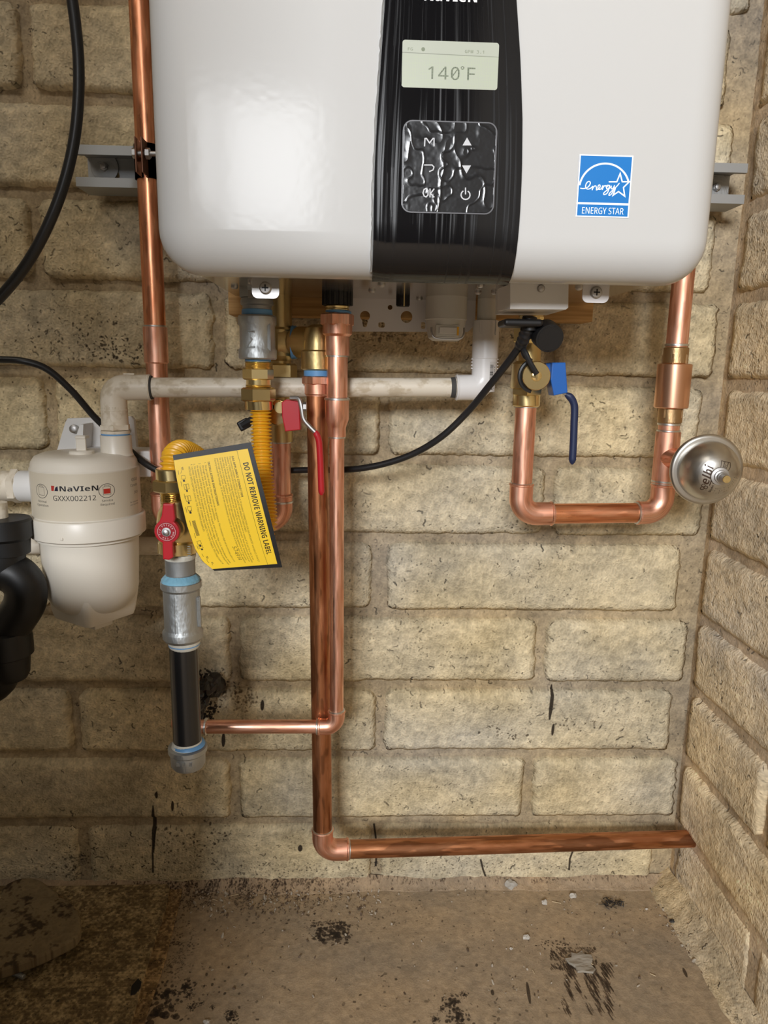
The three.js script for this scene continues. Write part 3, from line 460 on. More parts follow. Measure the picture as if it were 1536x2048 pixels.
  const flat = (name, g) => part(pad, name, g.translate(0, 0, HZF + 0.0034), icon);
  const line = (pts, w) => mergeGeometries(pts.slice(1).map((b, i) => { const a = pts[i], dx = b[0] - a[0], dy = b[1] - a[1], l = Math.hypot(dx, dy), g = new THREE.BoxGeometry(l + w * 0.7, w, 0.0003); g.rotateZ(Math.atan2(dy, dx)); g.translate((a[0] + b[0]) / 2, (a[1] + b[1]) / 2, i * 0.00003); return g; }));
  flat('up_arrow', extrude([P(925, 291), P(943, 291), P(934, 275)], 0.0003)); flat('down_arrow', extrude([P(924, 331), P(942, 331), P(933, 347)], 0.0003));
  flat('menu_mark', line([[849, 292], [850, 277], [853, 277], [859, 286], [866, 277], [868, 277], [868, 292]].map((q) => P(...q)), 0.0009));
  flat('return_mark', line([[849, 330], [864, 330], [868, 334], [866, 340], [859, 343]].map((q) => P(...q)), 0.0008));
  flat('ok_mark', mergeGeometries([line([[846, 386], [848, 379], [852, 377], [856, 381], [856, 390], [852, 394], [848, 392], [846, 386]].map((q) => P(...q)), 0.0009), line([[860, 378], [860, 394]].map((q) => P(...q)), 0.0009), line([[868, 378], [861, 387], [868, 394]].map((q) => P(...q)), 0.0009)]));
  flat('power_mark', mergeGeometries([line(Array.from({ length: 15 }, (_, i) => { const a = -1.57 + 0.6 + (6.283 - 1.2) * i / 14; return P(931 + 9 * Math.cos(a), 390 + 9 * Math.sin(a)); }), 0.0009), line([P(931, 376), P(931, 388)], 0.0009)]));
  const logo = canvas(512, 160, (g) => { g.clearRect(0, 0, 512, 160); g.fillStyle = '#e8e8e8'; g.font = 'bold 118px sans-serif'; g.fillText('NaVIeN', 34, 128); });
  const [lx, ly] = P(902, 8); plate('brand_lettering', rect(838, -32, 966, 14), 0.00025, new THREE.MeshPhysicalMaterial({ map: tex(logo), transparent: true, roughness: 0.4 }), 0.0005);
  // blue efficiency sticker
  const sticker = canvas(512, 590, (g) => {
    g.fillStyle = '#fff'; g.fillRect(0, 0, 512, 590); g.fillStyle = '#0878c8'; g.fillRect(12, 12, 488, 438); g.fillRect(12, 470, 488, 108);
    g.strokeStyle = '#fff'; g.lineWidth = 18; g.save(); g.beginPath(); g.rect(12, 12, 488, 438); g.clip(); g.beginPath(); g.arc(256, 320, 240, Math.PI * 1.04, Math.PI * 1.9); g.stroke(); g.restore();
    g.lineWidth = 10; g.lineJoin = g.lineCap = 'round'; g.beginPath(); // handwritten word
    const W = [[30, 318, 60, 326, 110, 318, 120, 268], [120, 268, 116, 238, 84, 250, 76, 290], [76, 290, 74, 330, 110, 338, 142, 300], [142, 300, 146, 290, 146, 310, 142, 330], [142, 330, 156, 280, 184, 278, 182, 330], [182, 330, 196, 330, 214, 310, 216, 296], [216, 296, 216, 270, 190, 282, 196, 312], [196, 312, 204, 336, 232, 326, 240, 290], [240, 290, 246, 282, 242, 310, 238, 326], [238, 326, 250, 286, 262, 284, 272, 288], [272, 300, 276, 276, 314, 276, 300, 310], [300, 310, 280, 330, 268, 310, 290, 286], [306, 284, 300, 340, 292, 372, 256, 372], [256, 372, 240, 350, 300, 330, 322, 290], [322, 290, 318, 330, 340, 324, 352, 284], [352, 284, 346, 340, 330, 380, 306, 378], [306, 378, 300, 350, 360, 320, 396, 262]];
    for (const [a, b, c, d, e, f, h, k] of W) { g.moveTo(a, b); g.bezierCurveTo(c, d, e, f, h, k); } g.stroke();
    g.lineWidth = 13; g.lineJoin = 'miter'; g.beginPath(); g.moveTo(300, 250); g.lineTo(372, 248); g.lineTo(398, 170); g.lineTo(424, 246); g.lineTo(492, 244); g.lineTo(440, 300); g.lineTo(458, 382); g.lineTo(396, 340); g.lineTo(346, 376); g.lineTo(362, 312); g.stroke();
    g.fillStyle = '#fff'; g.save(); g.translate(256, 558); g.scale(0.78, 1); g.font = '86px sans-serif'; g.textAlign = 'center'; g.fillText('ENERGY STAR', 0, 0); g.restore();
  });
  const a = at(1159, 307, HZF + 0.0003), b = at(1265, 313, HZF + 0.0003), c = at(1153, 432, HZF + 0.0003), w = a.distanceTo(b) + 0.0005, h = a.distanceTo(c), g = new THREE.BoxGeometry(w, h, 0.0004); g.translate((b.x + c.x) / 2, (b.y + c.y) / 2, HZF + 0.0002);
  part(heater, 'efficiency_sticker', g, new THREE.MeshPhysicalMaterial({ map: tex(sticker), roughness: 0.4 }), 'blue and white energy sticker with an arc and a star');
}
// timber cleat and metal channel carrying the heater
{
  const z = 0.042, a = at(456, 590, z), b = at(456, 629, z), c = at(1186, 631, z);
  solo('wood_cleat', 'pale wooden board fixed to the bricks behind the underside of the water heater', 'board', box((a.x + c.x) / 2, b.y + 0.045, 0.0225, c.x - a.x, 0.09, 0.038, 0.001), M.wood);
}
{
  const zf = 0.05, l = at(150, 331, zf), yl = l.y, x1 = at(1492, 366, zf).x, x0 = l.x, t = 0.0026, hh = 0.0207;
  const ch = thing('strut_channel', 'galvanised steel strut channel running behind the water heater across the bricks', 'channel', V((x0 + x1) / 2, yl - hh, 0.008));
  const place = (g) => g.translate(x0, yl, 0.009);
  for (const s of [1, -1]) { const g = extrude([[0, s * hh], [0.041, s * hh], [0.041, s * (hh - 0.009)], [0.036, s * (hh - 0.009)], [0.036, s * (hh - 0.0075)], [0.0385, s * (hh - 0.0062)], [0.0385, s * (hh - t)], [0, s * (hh - t)]], x1 - x0, [], 0.0003); g.applyMatrix4(new THREE.Matrix4().makeBasis(Z, Y, LF)); place(g); g.translate(x1 - x0, 0, 0); part(ch, 'flange', g, M.zinc); }
  const slots = []; for (let x = x0 + 0.022; x < x1 - 0.015; x += 0.0508) slots.push(new THREE.Path(roundRect(0.026, 0.0142, 0.007).reverse().map(([a, b]) => new THREE.Vector2(a + x - x0, b))));
  part(ch, 'slotted_back', extrude([[0, -hh], [x1 - x0, -hh], [x1 - x0, hh], [0, hh]], t, slots).translate(x0, yl, 0.009), M.zinc);
  for (const [u, v] of [[209, 334], [1432, 375]]) { const p = at(u, v, 0.0135); const w = part(ch, 'washer', rod(p.clone().setZ(0.0117), Z, [[0, 0.0152], [0.0003, 0.0155], [0.0015, 0.0155], [0.0018, 0.0152]], { seg: 36 }), M.zinc); part(w, 'anchor_screw', [hex(p.clone().setZ(0.0135), Z, 0.0035, 0.0046), rod(p.clone().setZ(0.017), Z, [[0, 0.0034], [0.002, 0.003], [0.0025, 0.001]], { seg: 14 })], M.steel); }
}
// ------------------------------------------------------------ copper pipework
const R34 = 0.0111, RF34 = 0.0127;
{ // hot line at the left: riser, lower run behind the tag, up to the hot valve
  const z = 0.062, x = -0.6795, yb = yAt(315, 1041, z), xh = -0.5415, top = 1.62;
  const t = thing('copper_pipe', 'tallest copper pipe, rising at left past the water heater', 'pipe', V(x, yb, z));
  const yc0 = yAt(308, 653, z), yc1 = yAt(308, 727, z);
  part(t, 'riser', pipe(V(x, yc0 - 0.005, z), V(x, top, z), R34 * 1.06), M.copperOrange, 'shiny orange copper length');
  part(t, 'coupling', lipRod(V(x, yc1, z), Y, yc0 - yc1, RF34 * 1.04), M.copper); part(t, 'solder_ring', solder(V(x, yc0, z), Y, R34 * 1.06), M.solder);
  part(t, 'lower_pipe', pipe(V(x, yb + 0.045, z), V(x, yc1 + 0.005, z), R34 * 1.06), M.copper);
  part(t, 'elbow', elbow(V(x, yb, z), Y, X, RF34 * 1.03, 0.018, 0.014, 0.014), M.copper); part(t, 'cross_pipe', pipe(V(x + 0.03, yb, z), V(xh - 0.03, yb, z), R34), M.copper);
  part(t, 'elbow', elbow(V(xh, yb, z), LF, Y, RF34, 0.018, 0.014, 0.014), M.copper); part(t, 'solder_ring', solder(V(xh, yAt(556, 1003, z), z), Y, RF34), M.solder);
  part(t, 'stub', pipe(V(xh, yb + 0.03, z), V(xh, yAt(562, 880, z), z), R34), M.copper); part(t, 'solder_ring', solder(V(xh, yAt(562, 884, z), z), Y, R34), M.solder);
  const c = thing('pipe_clamp', 'brown copper-coated split clamp holding the left copper pipe on the strut channel', 'clamp', V(x, yl0(), z));
  function yl0() { return yAt(288, 352, z); }
  const yc = yAt(290, 322, 0.07), band = (s) => { const o = []; for (let i = 0; i <= 14; i++) { const a = Math.PI / 2 - s * 0.12 - s * i / 14 * 2.95; o.push([Math.cos(a) * (R34 * 1.06 + 0.0018), Math.sin(a) * (R34 * 1.06 + 0.0018)]); } const i2 = o.map(([a, b]) => [a * 0.87, b * 0.87]).reverse(); const g = extrude([...o, ...i2], 0.034); g.rotateX(-Math.PI / 2); g.scale(1, 1, -1); g.translate(x, yc - 0.017, z); return g; };
  const brown = std([0.2, 0.085, 0.045], 0.42, 0.4);
  for (const s of [1, -1]) part(c, 'clamp_half', [band(s), box(x + s * 0.0032, yc, z + 0.021, 0.0016, 0.034, 0.022, 0.0005)], brown);
  const bz = z + 0.024, by = yc + 0.003; part(c, 'bolt', [pipe(V(x - 0.008, by, bz), V(x + 0.016, by, bz), 0.0026, { seg: 14 }), hex(V(x - 0.0085, by, bz), X, 0.004, 0.0052)], M.steel); part(c, 'nut', hex(V(x + 0.0048, by, bz), X, 0.005, 0.0056), M.steel);
}
{ // hot isolation valve with red lever, hidden behind the gas inlet
  const z = 0.066, x = -0.5415, y = (v) => yAt(562, v, z);
  const t = thing('isolation_valve', 'brass isolation valve with a red lever behind the yellow gas hose', 'valve', V(x, y(880), z));
  part(t, 'valve_body', [rod(V(x, PB, z), DN, [[0, 0.014], [PB - y(655), 0.014], [PB - y(660), 0.0165], [PB - y(712), 0.0165], [PB - y(722), 0.0125], [PB - y(800), 0.0125], [PB - y(806), 0.0155], [PB - y(842), 0.0155], [PB - y(848), 0.0138], [PB - y(883), 0.0138]])], M.brassDull);
  part(t, 'union_nut', hex(V(x, y(727), z), DN, y(727) - y(757), 0.0195, 0.3), M.brassDull);
  const yp = yAt(590, 685, z + 0.005); part(t, 'side_port', [rod(V(x, yp, z), X, [[0, 0.0195], [0.007, 0.019], [0.011, 0.0172], [0.0135, 0.016], [0.03, 0.0125]])], M.brassDull);
  const cp = at(556, 824, 0.1), cap = part(t, 'drain_cap', [rod(V(cp.x, cp.y, z + 0.008), Z, [[0, 0.011], [0.024, 0.011], [0.025, 0.0142], [0.031, 0.0142], [0.032, 0.013]])], M.brassBright);
  part(cap, 'cap_strap', [tube(curve([at(560, 806, 0.095), at(540, 815, 0.104), at(516, 833, 0.107), at(485, 851, 0.104)], 20), 0.0045, { seg: 10 }), box(0, 0, 0, 0.013, 0.011, 0.006, 0.002).rotateZ(0.5).translate(at(488, 849, 0.104).x, at(488, 849, 0.104).y, 0.104)], M.blackRubber);
  const lz = 0.135, q = (u, v) => { const p = at(u, v, lz); return [p.x, p.y]; };
  const lev = part(t, 'lever_block', extrude([q(572, 801), q(597, 804), q(599, 858), q(572, 861), q(566, 833), q(565, 806)], 0.016, [], 0.001).translate(0, 0, lz - 0.016), M.red, 'red lever hub');
  part(lev, 'stem', pipe(V(x, at(590, 817, lz).y, z), V(x + 0.006, at(590, 817, lz).y, lz - 0.012), 0.006), M.brass);
  const L = (u, v, zz) => at(u, v, zz); part(lev, 'lever_rod', tube(curve([L(581, 796, 0.137), L(597, 798, 0.14), L(602, 812, 0.142), L(607, 838, 0.143), L(618, 852, 0.143), L(632, 866, 0.143)], 30), [...Array(31)].map(() => 0.0024), { seg: 10 }), M.steel);
  part(lev, 'grip', tube(curve([L(630, 862, 0.143), L(637, 878, 0.143), L(640, 910, 0.143), L(642, 960, 0.143), L(643, 990, 0.143)], 24), [...Array(25)].map((_, i) => i === 0 ? 0.002 : i > 22 ? [0.0032, 0.0015][i - 23] : 0.0034), { seg: 12 }), M.red, 'red plastic grip');
  part(lev, 'lever_nut', hex(V(...L(606, 813, 0.143).toArray()), X, 0.004, 0.0048), M.steel);
}
{ // relief valve and its drain
  const z = 0.1, x = -0.4975, RD = 0.0117, y = (v) => yAt(632, v, z), yp = yAt(590, 685, 0.071);
  const rv = thing('relief_valve', 'dull brass relief valve branching to the right with an arrow cast on it', 'valve', V(x, y(740), z));
  part(rv, 'thread_tape', [rod(V(-0.5285, yp, 0.073), X, [[0, 0.013], [0.0008, 0.0178], [0.0025, 0.0183], [0.0045, 0.0178], [0.0055, 0.0183], [0.007, 0.0172], [0.0075, 0.013]])], M.tape, 'blue thread tape');
  part(rv, 'valve_body', [tube([V(-0.5215, yp, 0.074), V(-0.5155, yp, 0.079), V(-0.5055, yp - 0.001, 0.092), V(-0.499, yp - 0.003, 0.1)], [0.0165, 0.0172, 0.0168, 0.0155]), rod(V(x, yp + 0.004, z), DN, [[-0.014, 0.006], [-0.0105, 0.0125], [-0.002, 0.0158], [yp - y(708), 0.0158], [yp - y(711), 0.0174], [yp + 0.004 - y(738), 0.0174], [yp + 0.004 - y(741), 0.015]])], M.brassDull);
  part(rv, 'cast_arrow', [box(-0.5125, yp, 0.0985, 0.006, 0.001, 0.001, 0.0003), box(0, 0, 0, 0.004, 0.001, 0.001, 0.0003).rotateZ(0.8).translate(-0.5105, yp - 0.0011, 0.0992), box(0, 0, 0, 0.004, 0.001, 0.001, 0.0003).rotateZ(-0.8).translate(-0.5105, yp + 0.0011, 0.0992)], M.brass);
  const t = thing('copper_drain_pipe', 'tarnished brown copper pipe dropping to a long low run into the right wall', 'pipe', V(x, 0.12, z));
  part(t, 'thread_tape', [rod(V(x, y(737), z), DN, [[0, 0.0125], [0.0006, 0.0145], [y(737) - y(752), 0.0145], [y(737) - y(753), 0.0125]])], M.tape, 'blue thread tape');
  part(t, 'adapter_hex', hex(V(x, y(752), z), DN, y(752) - y(769), 0.0168, 0.25), M.copper); part(t, 'adapter_socket', [lipRod(V(x, y(790), z), Y, y(764) - y(790), 0.0138), solder(V(x, y(790), z), Y, RD)], M.copper);
  const P1 = V(-0.4917, yAt(646, 1700, z), z), e = V(-0.0085, 0.1045, 0.043), d = e.clone().sub(P1).normalize();
  part(t, 'drop_pipe', pipe(V(x, y(788), z), V(P1.x, P1.y + 0.03, z), RD), M.copperOld);
  part(t, 'elbow', elbow(P1, Y, d, RF34 + 0.0002, 0.0175, 0.011, 0.0135), M.copper); parts(t, 'solder_ring', [solder(V(P1.x, P1.y + 0.029, z), Y, RD + 0.0004), solder(along(P1, d, 0.0325), d, R34 + 0.0006)], M.solder);
  part(t, 'long_run', pipe(along(P1, d, 0.03), along(e, d, 0.02), R34), M.copperOld);
}
{ // half-inch copper with union, from the heater down to the low cross run
  const z = 0.118, x = -0.4755, y = (v) => yAt(674, v, z), r2 = 0.00795, rf2 = 0.0095;
  const t = thing('copper_supply_pipe', 'thinner bright copper pipe in the middle, bending left to the black nipple', 'pipe', V(x, yAt(676, 1453, z), z));
  part(t, 'union_cap', [pipe(V(x, PB, z), V(x, y(611), z), 0.0152, { seg: 20 }), ...Array.from({ length: 18 }, (_, i) => { const a = i / 18 * 6.283, p = V(x + Math.cos(a) * 0.0148, 0, z + Math.sin(a) * 0.0148); return pipe(p.clone().setY(PB), p.clone().setY(y(611)), 0.0014, { seg: 6 }); })], M.blackPlastic, 'ribbed black plastic collar');
  part(t, 'thread', rod(V(x, y(611), z), DN, [[0, 0.0118], [0.001, 0.0126], [0.003, 0.0118], [0.004, 0.0126], [0.006, 0.0118], [y(611) - y(628), 0.0118]]), M.brass); part(t, 'thread_tape', lipRod(V(x + 0.001, y(628), z), V(0.06, 1, 0).normalize(), 0.004, 0.0135), M.tape, 'blue thread tape');
  part(t, 'union_nut', hex(V(x, y(627), z), DN, y(627) - y(652), 0.0178, 0.28), M.copper);
  part(t, 'fitting', [rod(V(x, y(648), z), DN, [[0, 0.0158], [y(648) - y(668), 0.0155], [y(648) - y(673), 0.0128], [y(648) - y(711), 0.0128], [y(648) - y(711.5), R34]])], M.copper);
  parts(t, 'solder_ring', [solder(V(x, y(712), z), Y, R34)], M.solder); part(t, 'upper_pipe', pipe(V(x, y(710), z), V(x, y(800), z), R34), M.copper);
  part(t, 'reducer', [rod(V(x, y(797), z), DN, [[0, 0.0118], [0.001, 0.0128], [y(797) - y(838), 0.0128], [y(797) - y(852), 0.0102], [y(797) - y(856), 0.0096], [y(797) - y(873), 0.0096], [y(797) - y(874), 0.008]])], M.copper); parts(t, 'solder_ring', [solder(V(x, y(798), z), Y, RF34), solder(V(x, y(874), z), Y, r2 + 0.0004)], M.solder);
  const P = V(x + 0.001, yAt(676, 1453, z), z); part(t, 'lower_pipe', pipe(V(x, y(872), z), V(P.x, P.y + 0.02, z), r2), M.copper);
  part(t, 'elbow', elbow(P, Y, LF, rf2, 0.013, 0.006, 0.008), M.copper); parts(t, 'solder_ring', [solder(V(P.x, P.y + 0.0205, z), Y, r2 + 0.0007), solder(V(P.x - 0.0225, P.y, z), X, r2 + 0.0007)], M.solder);
  const xe = at(403, 1453, z).x; part(t, 'cross_run', pipe(V(P.x - 0.018, P.y, z), V(xe - 0.02, P.y, z), r2), M.copper); part(t, 'solder_ring', solder(V(xe + 0.005, P.y, z), X, r2 + 0.0014), M.solder);
  part(t, 'wall_elbow', elbow(V(xe - 0.028, P.y, z), X, BK, rf2, 0.012, 0.006, 0.006), M.copper); { seedN = 63; const gs = []; for (let i = 0; i < 16; i++) { const k = i / 15, g = new THREE.IcosahedronGeometry(1, 2), a = g.attributes.position, sd = i * 7.3, r = rr(0.007, 0.012); for (let j = 0; j < a.count; j++) { const v = V(a.getX(j), a.getY(j), a.getZ(j)), q = r * (1 + 0.45 * noise(v.x * 2 + sd, v.y * 2 + v.z * 1.5)); a.setXYZ(j, v.x * q, v.y * q, v.z * q); } g.computeVertexNormals(); g.translate(xe - 0.02 + rr(-0.008, 0.012) + 0.01 * (1 - k), P.y + rr(-0.01, 0.012) + 0.004 * (1 - k), 0.004 + 0.075 * k * k + rr(0, 0.006)); gs.push(g); } part(t, 'sealant_blob', gs, std([0.012, 0.009, 0.008], 0.32), 'lumpy black tar-like sealant where the pipe enters the wall'); }
  part(t, 'wall_stub', pipe(V(xe - 0.028, P.y, z - 0.02), V(xe - 0.028, P.y, 0.001), r2), M.copper);
}
{ // cold side: valve, U-shaped loop, check valve, little expansion tank
  const z = 0.126, x = at(1051, 830, z).x, y = (v) => yAt(1052, v, z), yl = yAt(1050, 1028, z), zr = 0.12, xr = at(1332, 800, zr).x, Y2 = (v) => yAt(1332, v, zr);
  const v1 = thing('isolation_valve', 'brass isolation valve with a blue lever and round drain cap at right', 'valve', V(x, y(812), z));
  part(v1, 'valve_body', [rod(V(x, PB, z), DN, [[0, 0.0125], [PB - y(654), 0.0125], [PB - y(656), 0.0162], [PB - y(684), 0.0162], [PB - y(686), 0.0125], [PB - y(722), 0.0125], [PB - y(728), 0.0165], [PB - y(752), 0.0172], [PB - y(776), 0.018], [PB - y(779), 0.0145], [PB - y(781), 0.0155], [PB - y(812), 0.0122]].slice(0, 10))], M.brassDull);
  part(v1, 'union_nut', hex(V(x, y(654), z), DN, y(654) - y(687), 0.0188, 0.25), M.brass); part(v1, 'upper_nut', hex(V(x, y(632), z), DN, y(632) - y(651), 0.0142, 0.1), M.brass); part(v1, 'lower_nut', hex(V(x, y(776), z), DN, y(776) - y(791), 0.0168, 0.2), M.brass); part(v1, 'solder_cup', [lipRod(V(x, y(813), z), Y, y(788) - y(813), 0.0142)], M.brass);
  const cp = at(1073, 752, 0.172), cap = part(v1, 'drain_cap', [rod(V(cp.x, cp.y, z), V(cp.x - cp.x, 0, 1), [[0, 0.0115], [0.0375, 0.0115], [0.038, 0.0136], [0.039, 0.0142], [0.0455, 0.0142], [0.0462, 0.0136], [0.0462, 0.0052], [0.048, 0.0048], [0.0485, 0.0035]])], M.brassBright, 'round turned brass cap');
  const ring = []; for (let i = 0; i <= 24; i++) { const a = 1.9 + i / 24 * 2.6; ring.push(V(cp.x + Math.cos(a) * 0.0155, cp.y + Math.sin(a) * 0.0155, 0.166)); }
  part(cap, 'cap_strap', [tube(curve([V(cp.x - 0.001, cp.y + 0.002, 0.1765), at(1060, 725, 0.1775), at(1050, 704, 0.176), at(1044, 694, 0.17)], 16), 0.0028, { seg: 10 }), tube(ring, 0.0022, { seg: 8 }), tube(curve([ring[0], at(1048, 710, 0.17), at(1045, 694, 0.168)], 10), 0.0024, { seg: 8 })], M.blackRubber);
  const lz = 0.155, q = (u, v) => { const p = at(u, v, lz); return [p.x, p.y]; };
  const lev = part(v1, 'lever_block', extrude([q(1106, 727), q(1129, 727), q(1133, 784), q(1109, 789), q(1103, 760)], 0.02, [], 0.001).translate(0, 0, lz - 0.02), M.blue, 'blue lever hub'); part(lev, 'hub', extrude([q(1098, 728), q(1107, 728), q(1107, 758), q(1100, 758)], 0.014, [], 0.001).translate(0, 0, lz - 0.022), M.blue);
  const yq = at(1100, 748, lz - 0.012).y; part(lev, 'stem', pipe(V(x, yq, z), V(q(1110, 748)[0], yq, lz - 0.012), 0.0055), M.brass);
  const L = (u, v) => at(u, v, 0.152); part(lev, 'lever_rod', tube(curve([L(1126, 784), L(1134, 790), L(1141, 797)], 8), 0.002, { seg: 8 }), M.steel);
  part(lev, 'grip', tube(curve([L(1131, 788), L(1141, 795), L(1148, 808), L(1148, 850), L(1146, 900), L(1144, 929)], 30), [...Array(31)].map((_, i) => i < 2 ? [0.002, 0.0032][i] : i > 28 ? [0.003, 0.001][i - 29] : 0.0039), { seg: 12 }), M.navy, 'navy blue plastic grip');
  const t = thing('copper_pipe_loop', 'U-shaped copper loop at right between the blue-levered valve and the right wall', 'pipe', V((x + xr) / 2, yl, z));
  const PL = V(x, yl, z), PR = V(at(1322, 1020, zr).x, yl + 0.002, zr), d = PR.clone().sub(PL).normalize(), rev = d.clone().negate();
  part(t, 'left_leg', pipe(V(x, y(810), z), V(x, yl + 0.03, z), R34), M.copper); part(t, 'solder_ring', solder(V(x, y(813), z), Y, R34), M.solder);
  part(t, 'elbow', elbow(PL, Y, d, RF34, 0.0185, 0.0145, 0.0165), M.copper); parts(t, 'solder_ring', [solder(along(PL, Y, 0.0335), Y, R34 + 0.0006), solder(along(PL, d, 0.0355), d, R34 + 0.0006)], M.solder);
  part(t, 'cross_pipe', pipe(along(PL, d, 0.03), along(PR, rev, 0.025), R34), M.copperOrange); part(t, 'elbow', elbow(PR, rev, Y, RF34, 0.018, 0.0085, 0.013), M.copper); parts(t, 'solder_ring', [solder(along(PR, rev, 0.0275), d, R34 + 0.0008), solder(along(PR, Y, 0.0325), Y, R34 + 0.0006), solder(along(PR, Y, 0.0355), Y, R34 + 0.0012)], M.solder);
  const yt0 = Y2(967), yt1 = Y2(862), yb = Y2(914), xx = PR.x, bd = V(0.3, 0.0, 0.95).normalize(), rb = 0.008;
  part(t, 'tee', [rod(V(xx, yt0, zr), Y, [[0, RF34 - 0.001], [0.001, RF34 + 0.0003], [yt1 - yt0 - 0.001, RF34 + 0.0003], [yt1 - yt0, RF34 - 0.001]]), rod(V(xx, yb, zr), bd, [[0, RF34 * 0.96], [0.012, RF34 * 0.92], [0.015, rb + 0.0018], [0.026, rb + 0.0018]])], M.copper); parts(t, 'solder_ring', [solder(V(xx, yb, zr).addScaledVector(bd, 0.026), bd, rb + 0.0012), solder(V(xx, yt1, zr), Y, R34 + 0.0004)], M.solder); part(t, 'branch', tube(curve([V(xx, yb, zr).addScaledVector(bd, 0.02), V(xx, yb, zr).addScaledVector(bd, 0.03), V(xx + 0.02, yb - 0.003, zr + 0.034), V(xx + 0.034, yb - 0.006, zr + 0.036)], 20), rb), M.copper);
  part(t, 'stub', pipe(V(xx, yt1 - 0.004, zr), V(xx, Y2(843), zr), R34), M.copper); part(t, 'solder_ring', solder(V(xx, Y2(848), zr), Y, R34 + 0.0004), M.solder);
  const ck = part(t, 'check_valve', [rod(V(xx, Y2(816), zr), Y, [[0, 0.0165], [0.001, 0.0177], [Y2(727) - Y2(816) - 0.001, 0.0177], [Y2(727) - Y2(816), 0.0162]], { seg: 40 })], M.copperPlain, 'fat spun copper check valve');
  part(ck, 'bronze_end', [lipRod(V(xx, Y2(846), zr), Y, Y2(815) - Y2(846), 0.0128), ...[0.7, 1.7, 2.7, 4.2, 5.4].map((a) => box(xx + Math.sin(a) * 0.0128, Y2(825), zr + Math.cos(a) * 0.0128, 0.0018, 0.011, 0.0018, 0.0004))], M.bronze); part(ck, 'bronze_end', [lipRod(V(xx, Y2(728), zr), Y, Y2(694) - Y2(728), 0.0128), ...[-0.6, 0.55, 1.6, 2.9, 4.2].map((a) => box(xx + Math.sin(a) * 0.0128, Y2(719), zr + Math.cos(a) * 0.0128, 0.0018, 0.011, 0.0018, 0.0004))], M.bronze);
  part(t, 'upper_pipe', pipe(V(xx, Y2(696), zr), V(xx, 1.6, zr), R34), M.copper); part(t, 'solder_ring', solder(V(xx, Y2(690), zr), Y, R34 + 0.0004), M.solder);
  // expansion tank
  const fc = at(1412, 939, 0.19), ax = V(-0.1, -0.03, 1).normalize(), ru = 71 / 1422 * 0.715;
  const tk = thing('expansion_tank', 'small round brushed-steel expansion tank with a valve stem beside the right wall', 'tank', along(fc, ax, -0.02));
  const shell = std([0.56, 0.54, 0.5], 0.33, 1, { bumpMap: tex(grain(256, 256, (a, b) => grey(128 + 60 * noise(a / 40, b / 1.5))), false), bumpScale: 0.00008 });
  const R0 = ru - 0.004, dome = []; for (let i = 0; i <= 14; i++) { const a = i / 14 * Math.PI / 2; dome.push([0.003 + 0.03 * Math.sin(a), R0 * 0.93 * Math.cos(a) ** 0.8 + 0.0001]); }
  const bk = []; for (let i = 0; i <= 12; i++) { const a = (1 - i / 12) * Math.PI / 2; bk.push([-0.004 - 0.028 * Math.sin(a), R0 * 0.95 * Math.cos(a) ** 0.8 + 0.0001]); }
  part(tk, 'front_shell', rod(fc, ax, [[0.0005, R0], ...dome], { seg: 56 }), shell); part(tk, 'rear_shell', rod(fc, ax, [...bk, [-0.001, R0]], { seg: 56 }), shell);
  const rim = []; for (let i = 0; i <= 16; i++) { const a = i / 16 * 6.283; rim.push([0.0032 * Math.sin(a), ru - 0.0035 + 0.0035 * Math.cos(a)]); } part(tk, 'rolled_rim', rod(fc, ax, rim, { seg: 64, cap: false, crease: 1.2 }), shell);
  const tip = along(fc, ax, 0.033).add(V(0.001, -0.001, 0)), stem = part(tk, 'valve_stem', [rod(tip, ax, [[-0.001, 0.009], [0.0015, 0.0085], [0.002, 0.0062], [0.004, 0.006], [0.0045, 0.0048], [0.008, 0.0048], [0.0085, 0.0042], [0.0145, 0.0042], [0.0155, 0.0034]], { seg: 24 })], M.steel); part(stem, 'stem_cap', rod(along(tip, ax, 0.015), ax, [[0, 0.0036], [0.002, 0.0034], [0.0021, 0.0015], [0.0015, 0.0012]], { seg: 18 }), M.brass);
  part(tk, 'neck', rod(along(fc, ax, -0.03), V(xx + 0.034, yb - 0.006, zr + 0.036).sub(along(fc, ax, -0.03)).normalize(), [[-0.004, 0.012], [0.01, 0.012], [0.011, 0.0095], [0.02, 0.0095]]), M.brass);
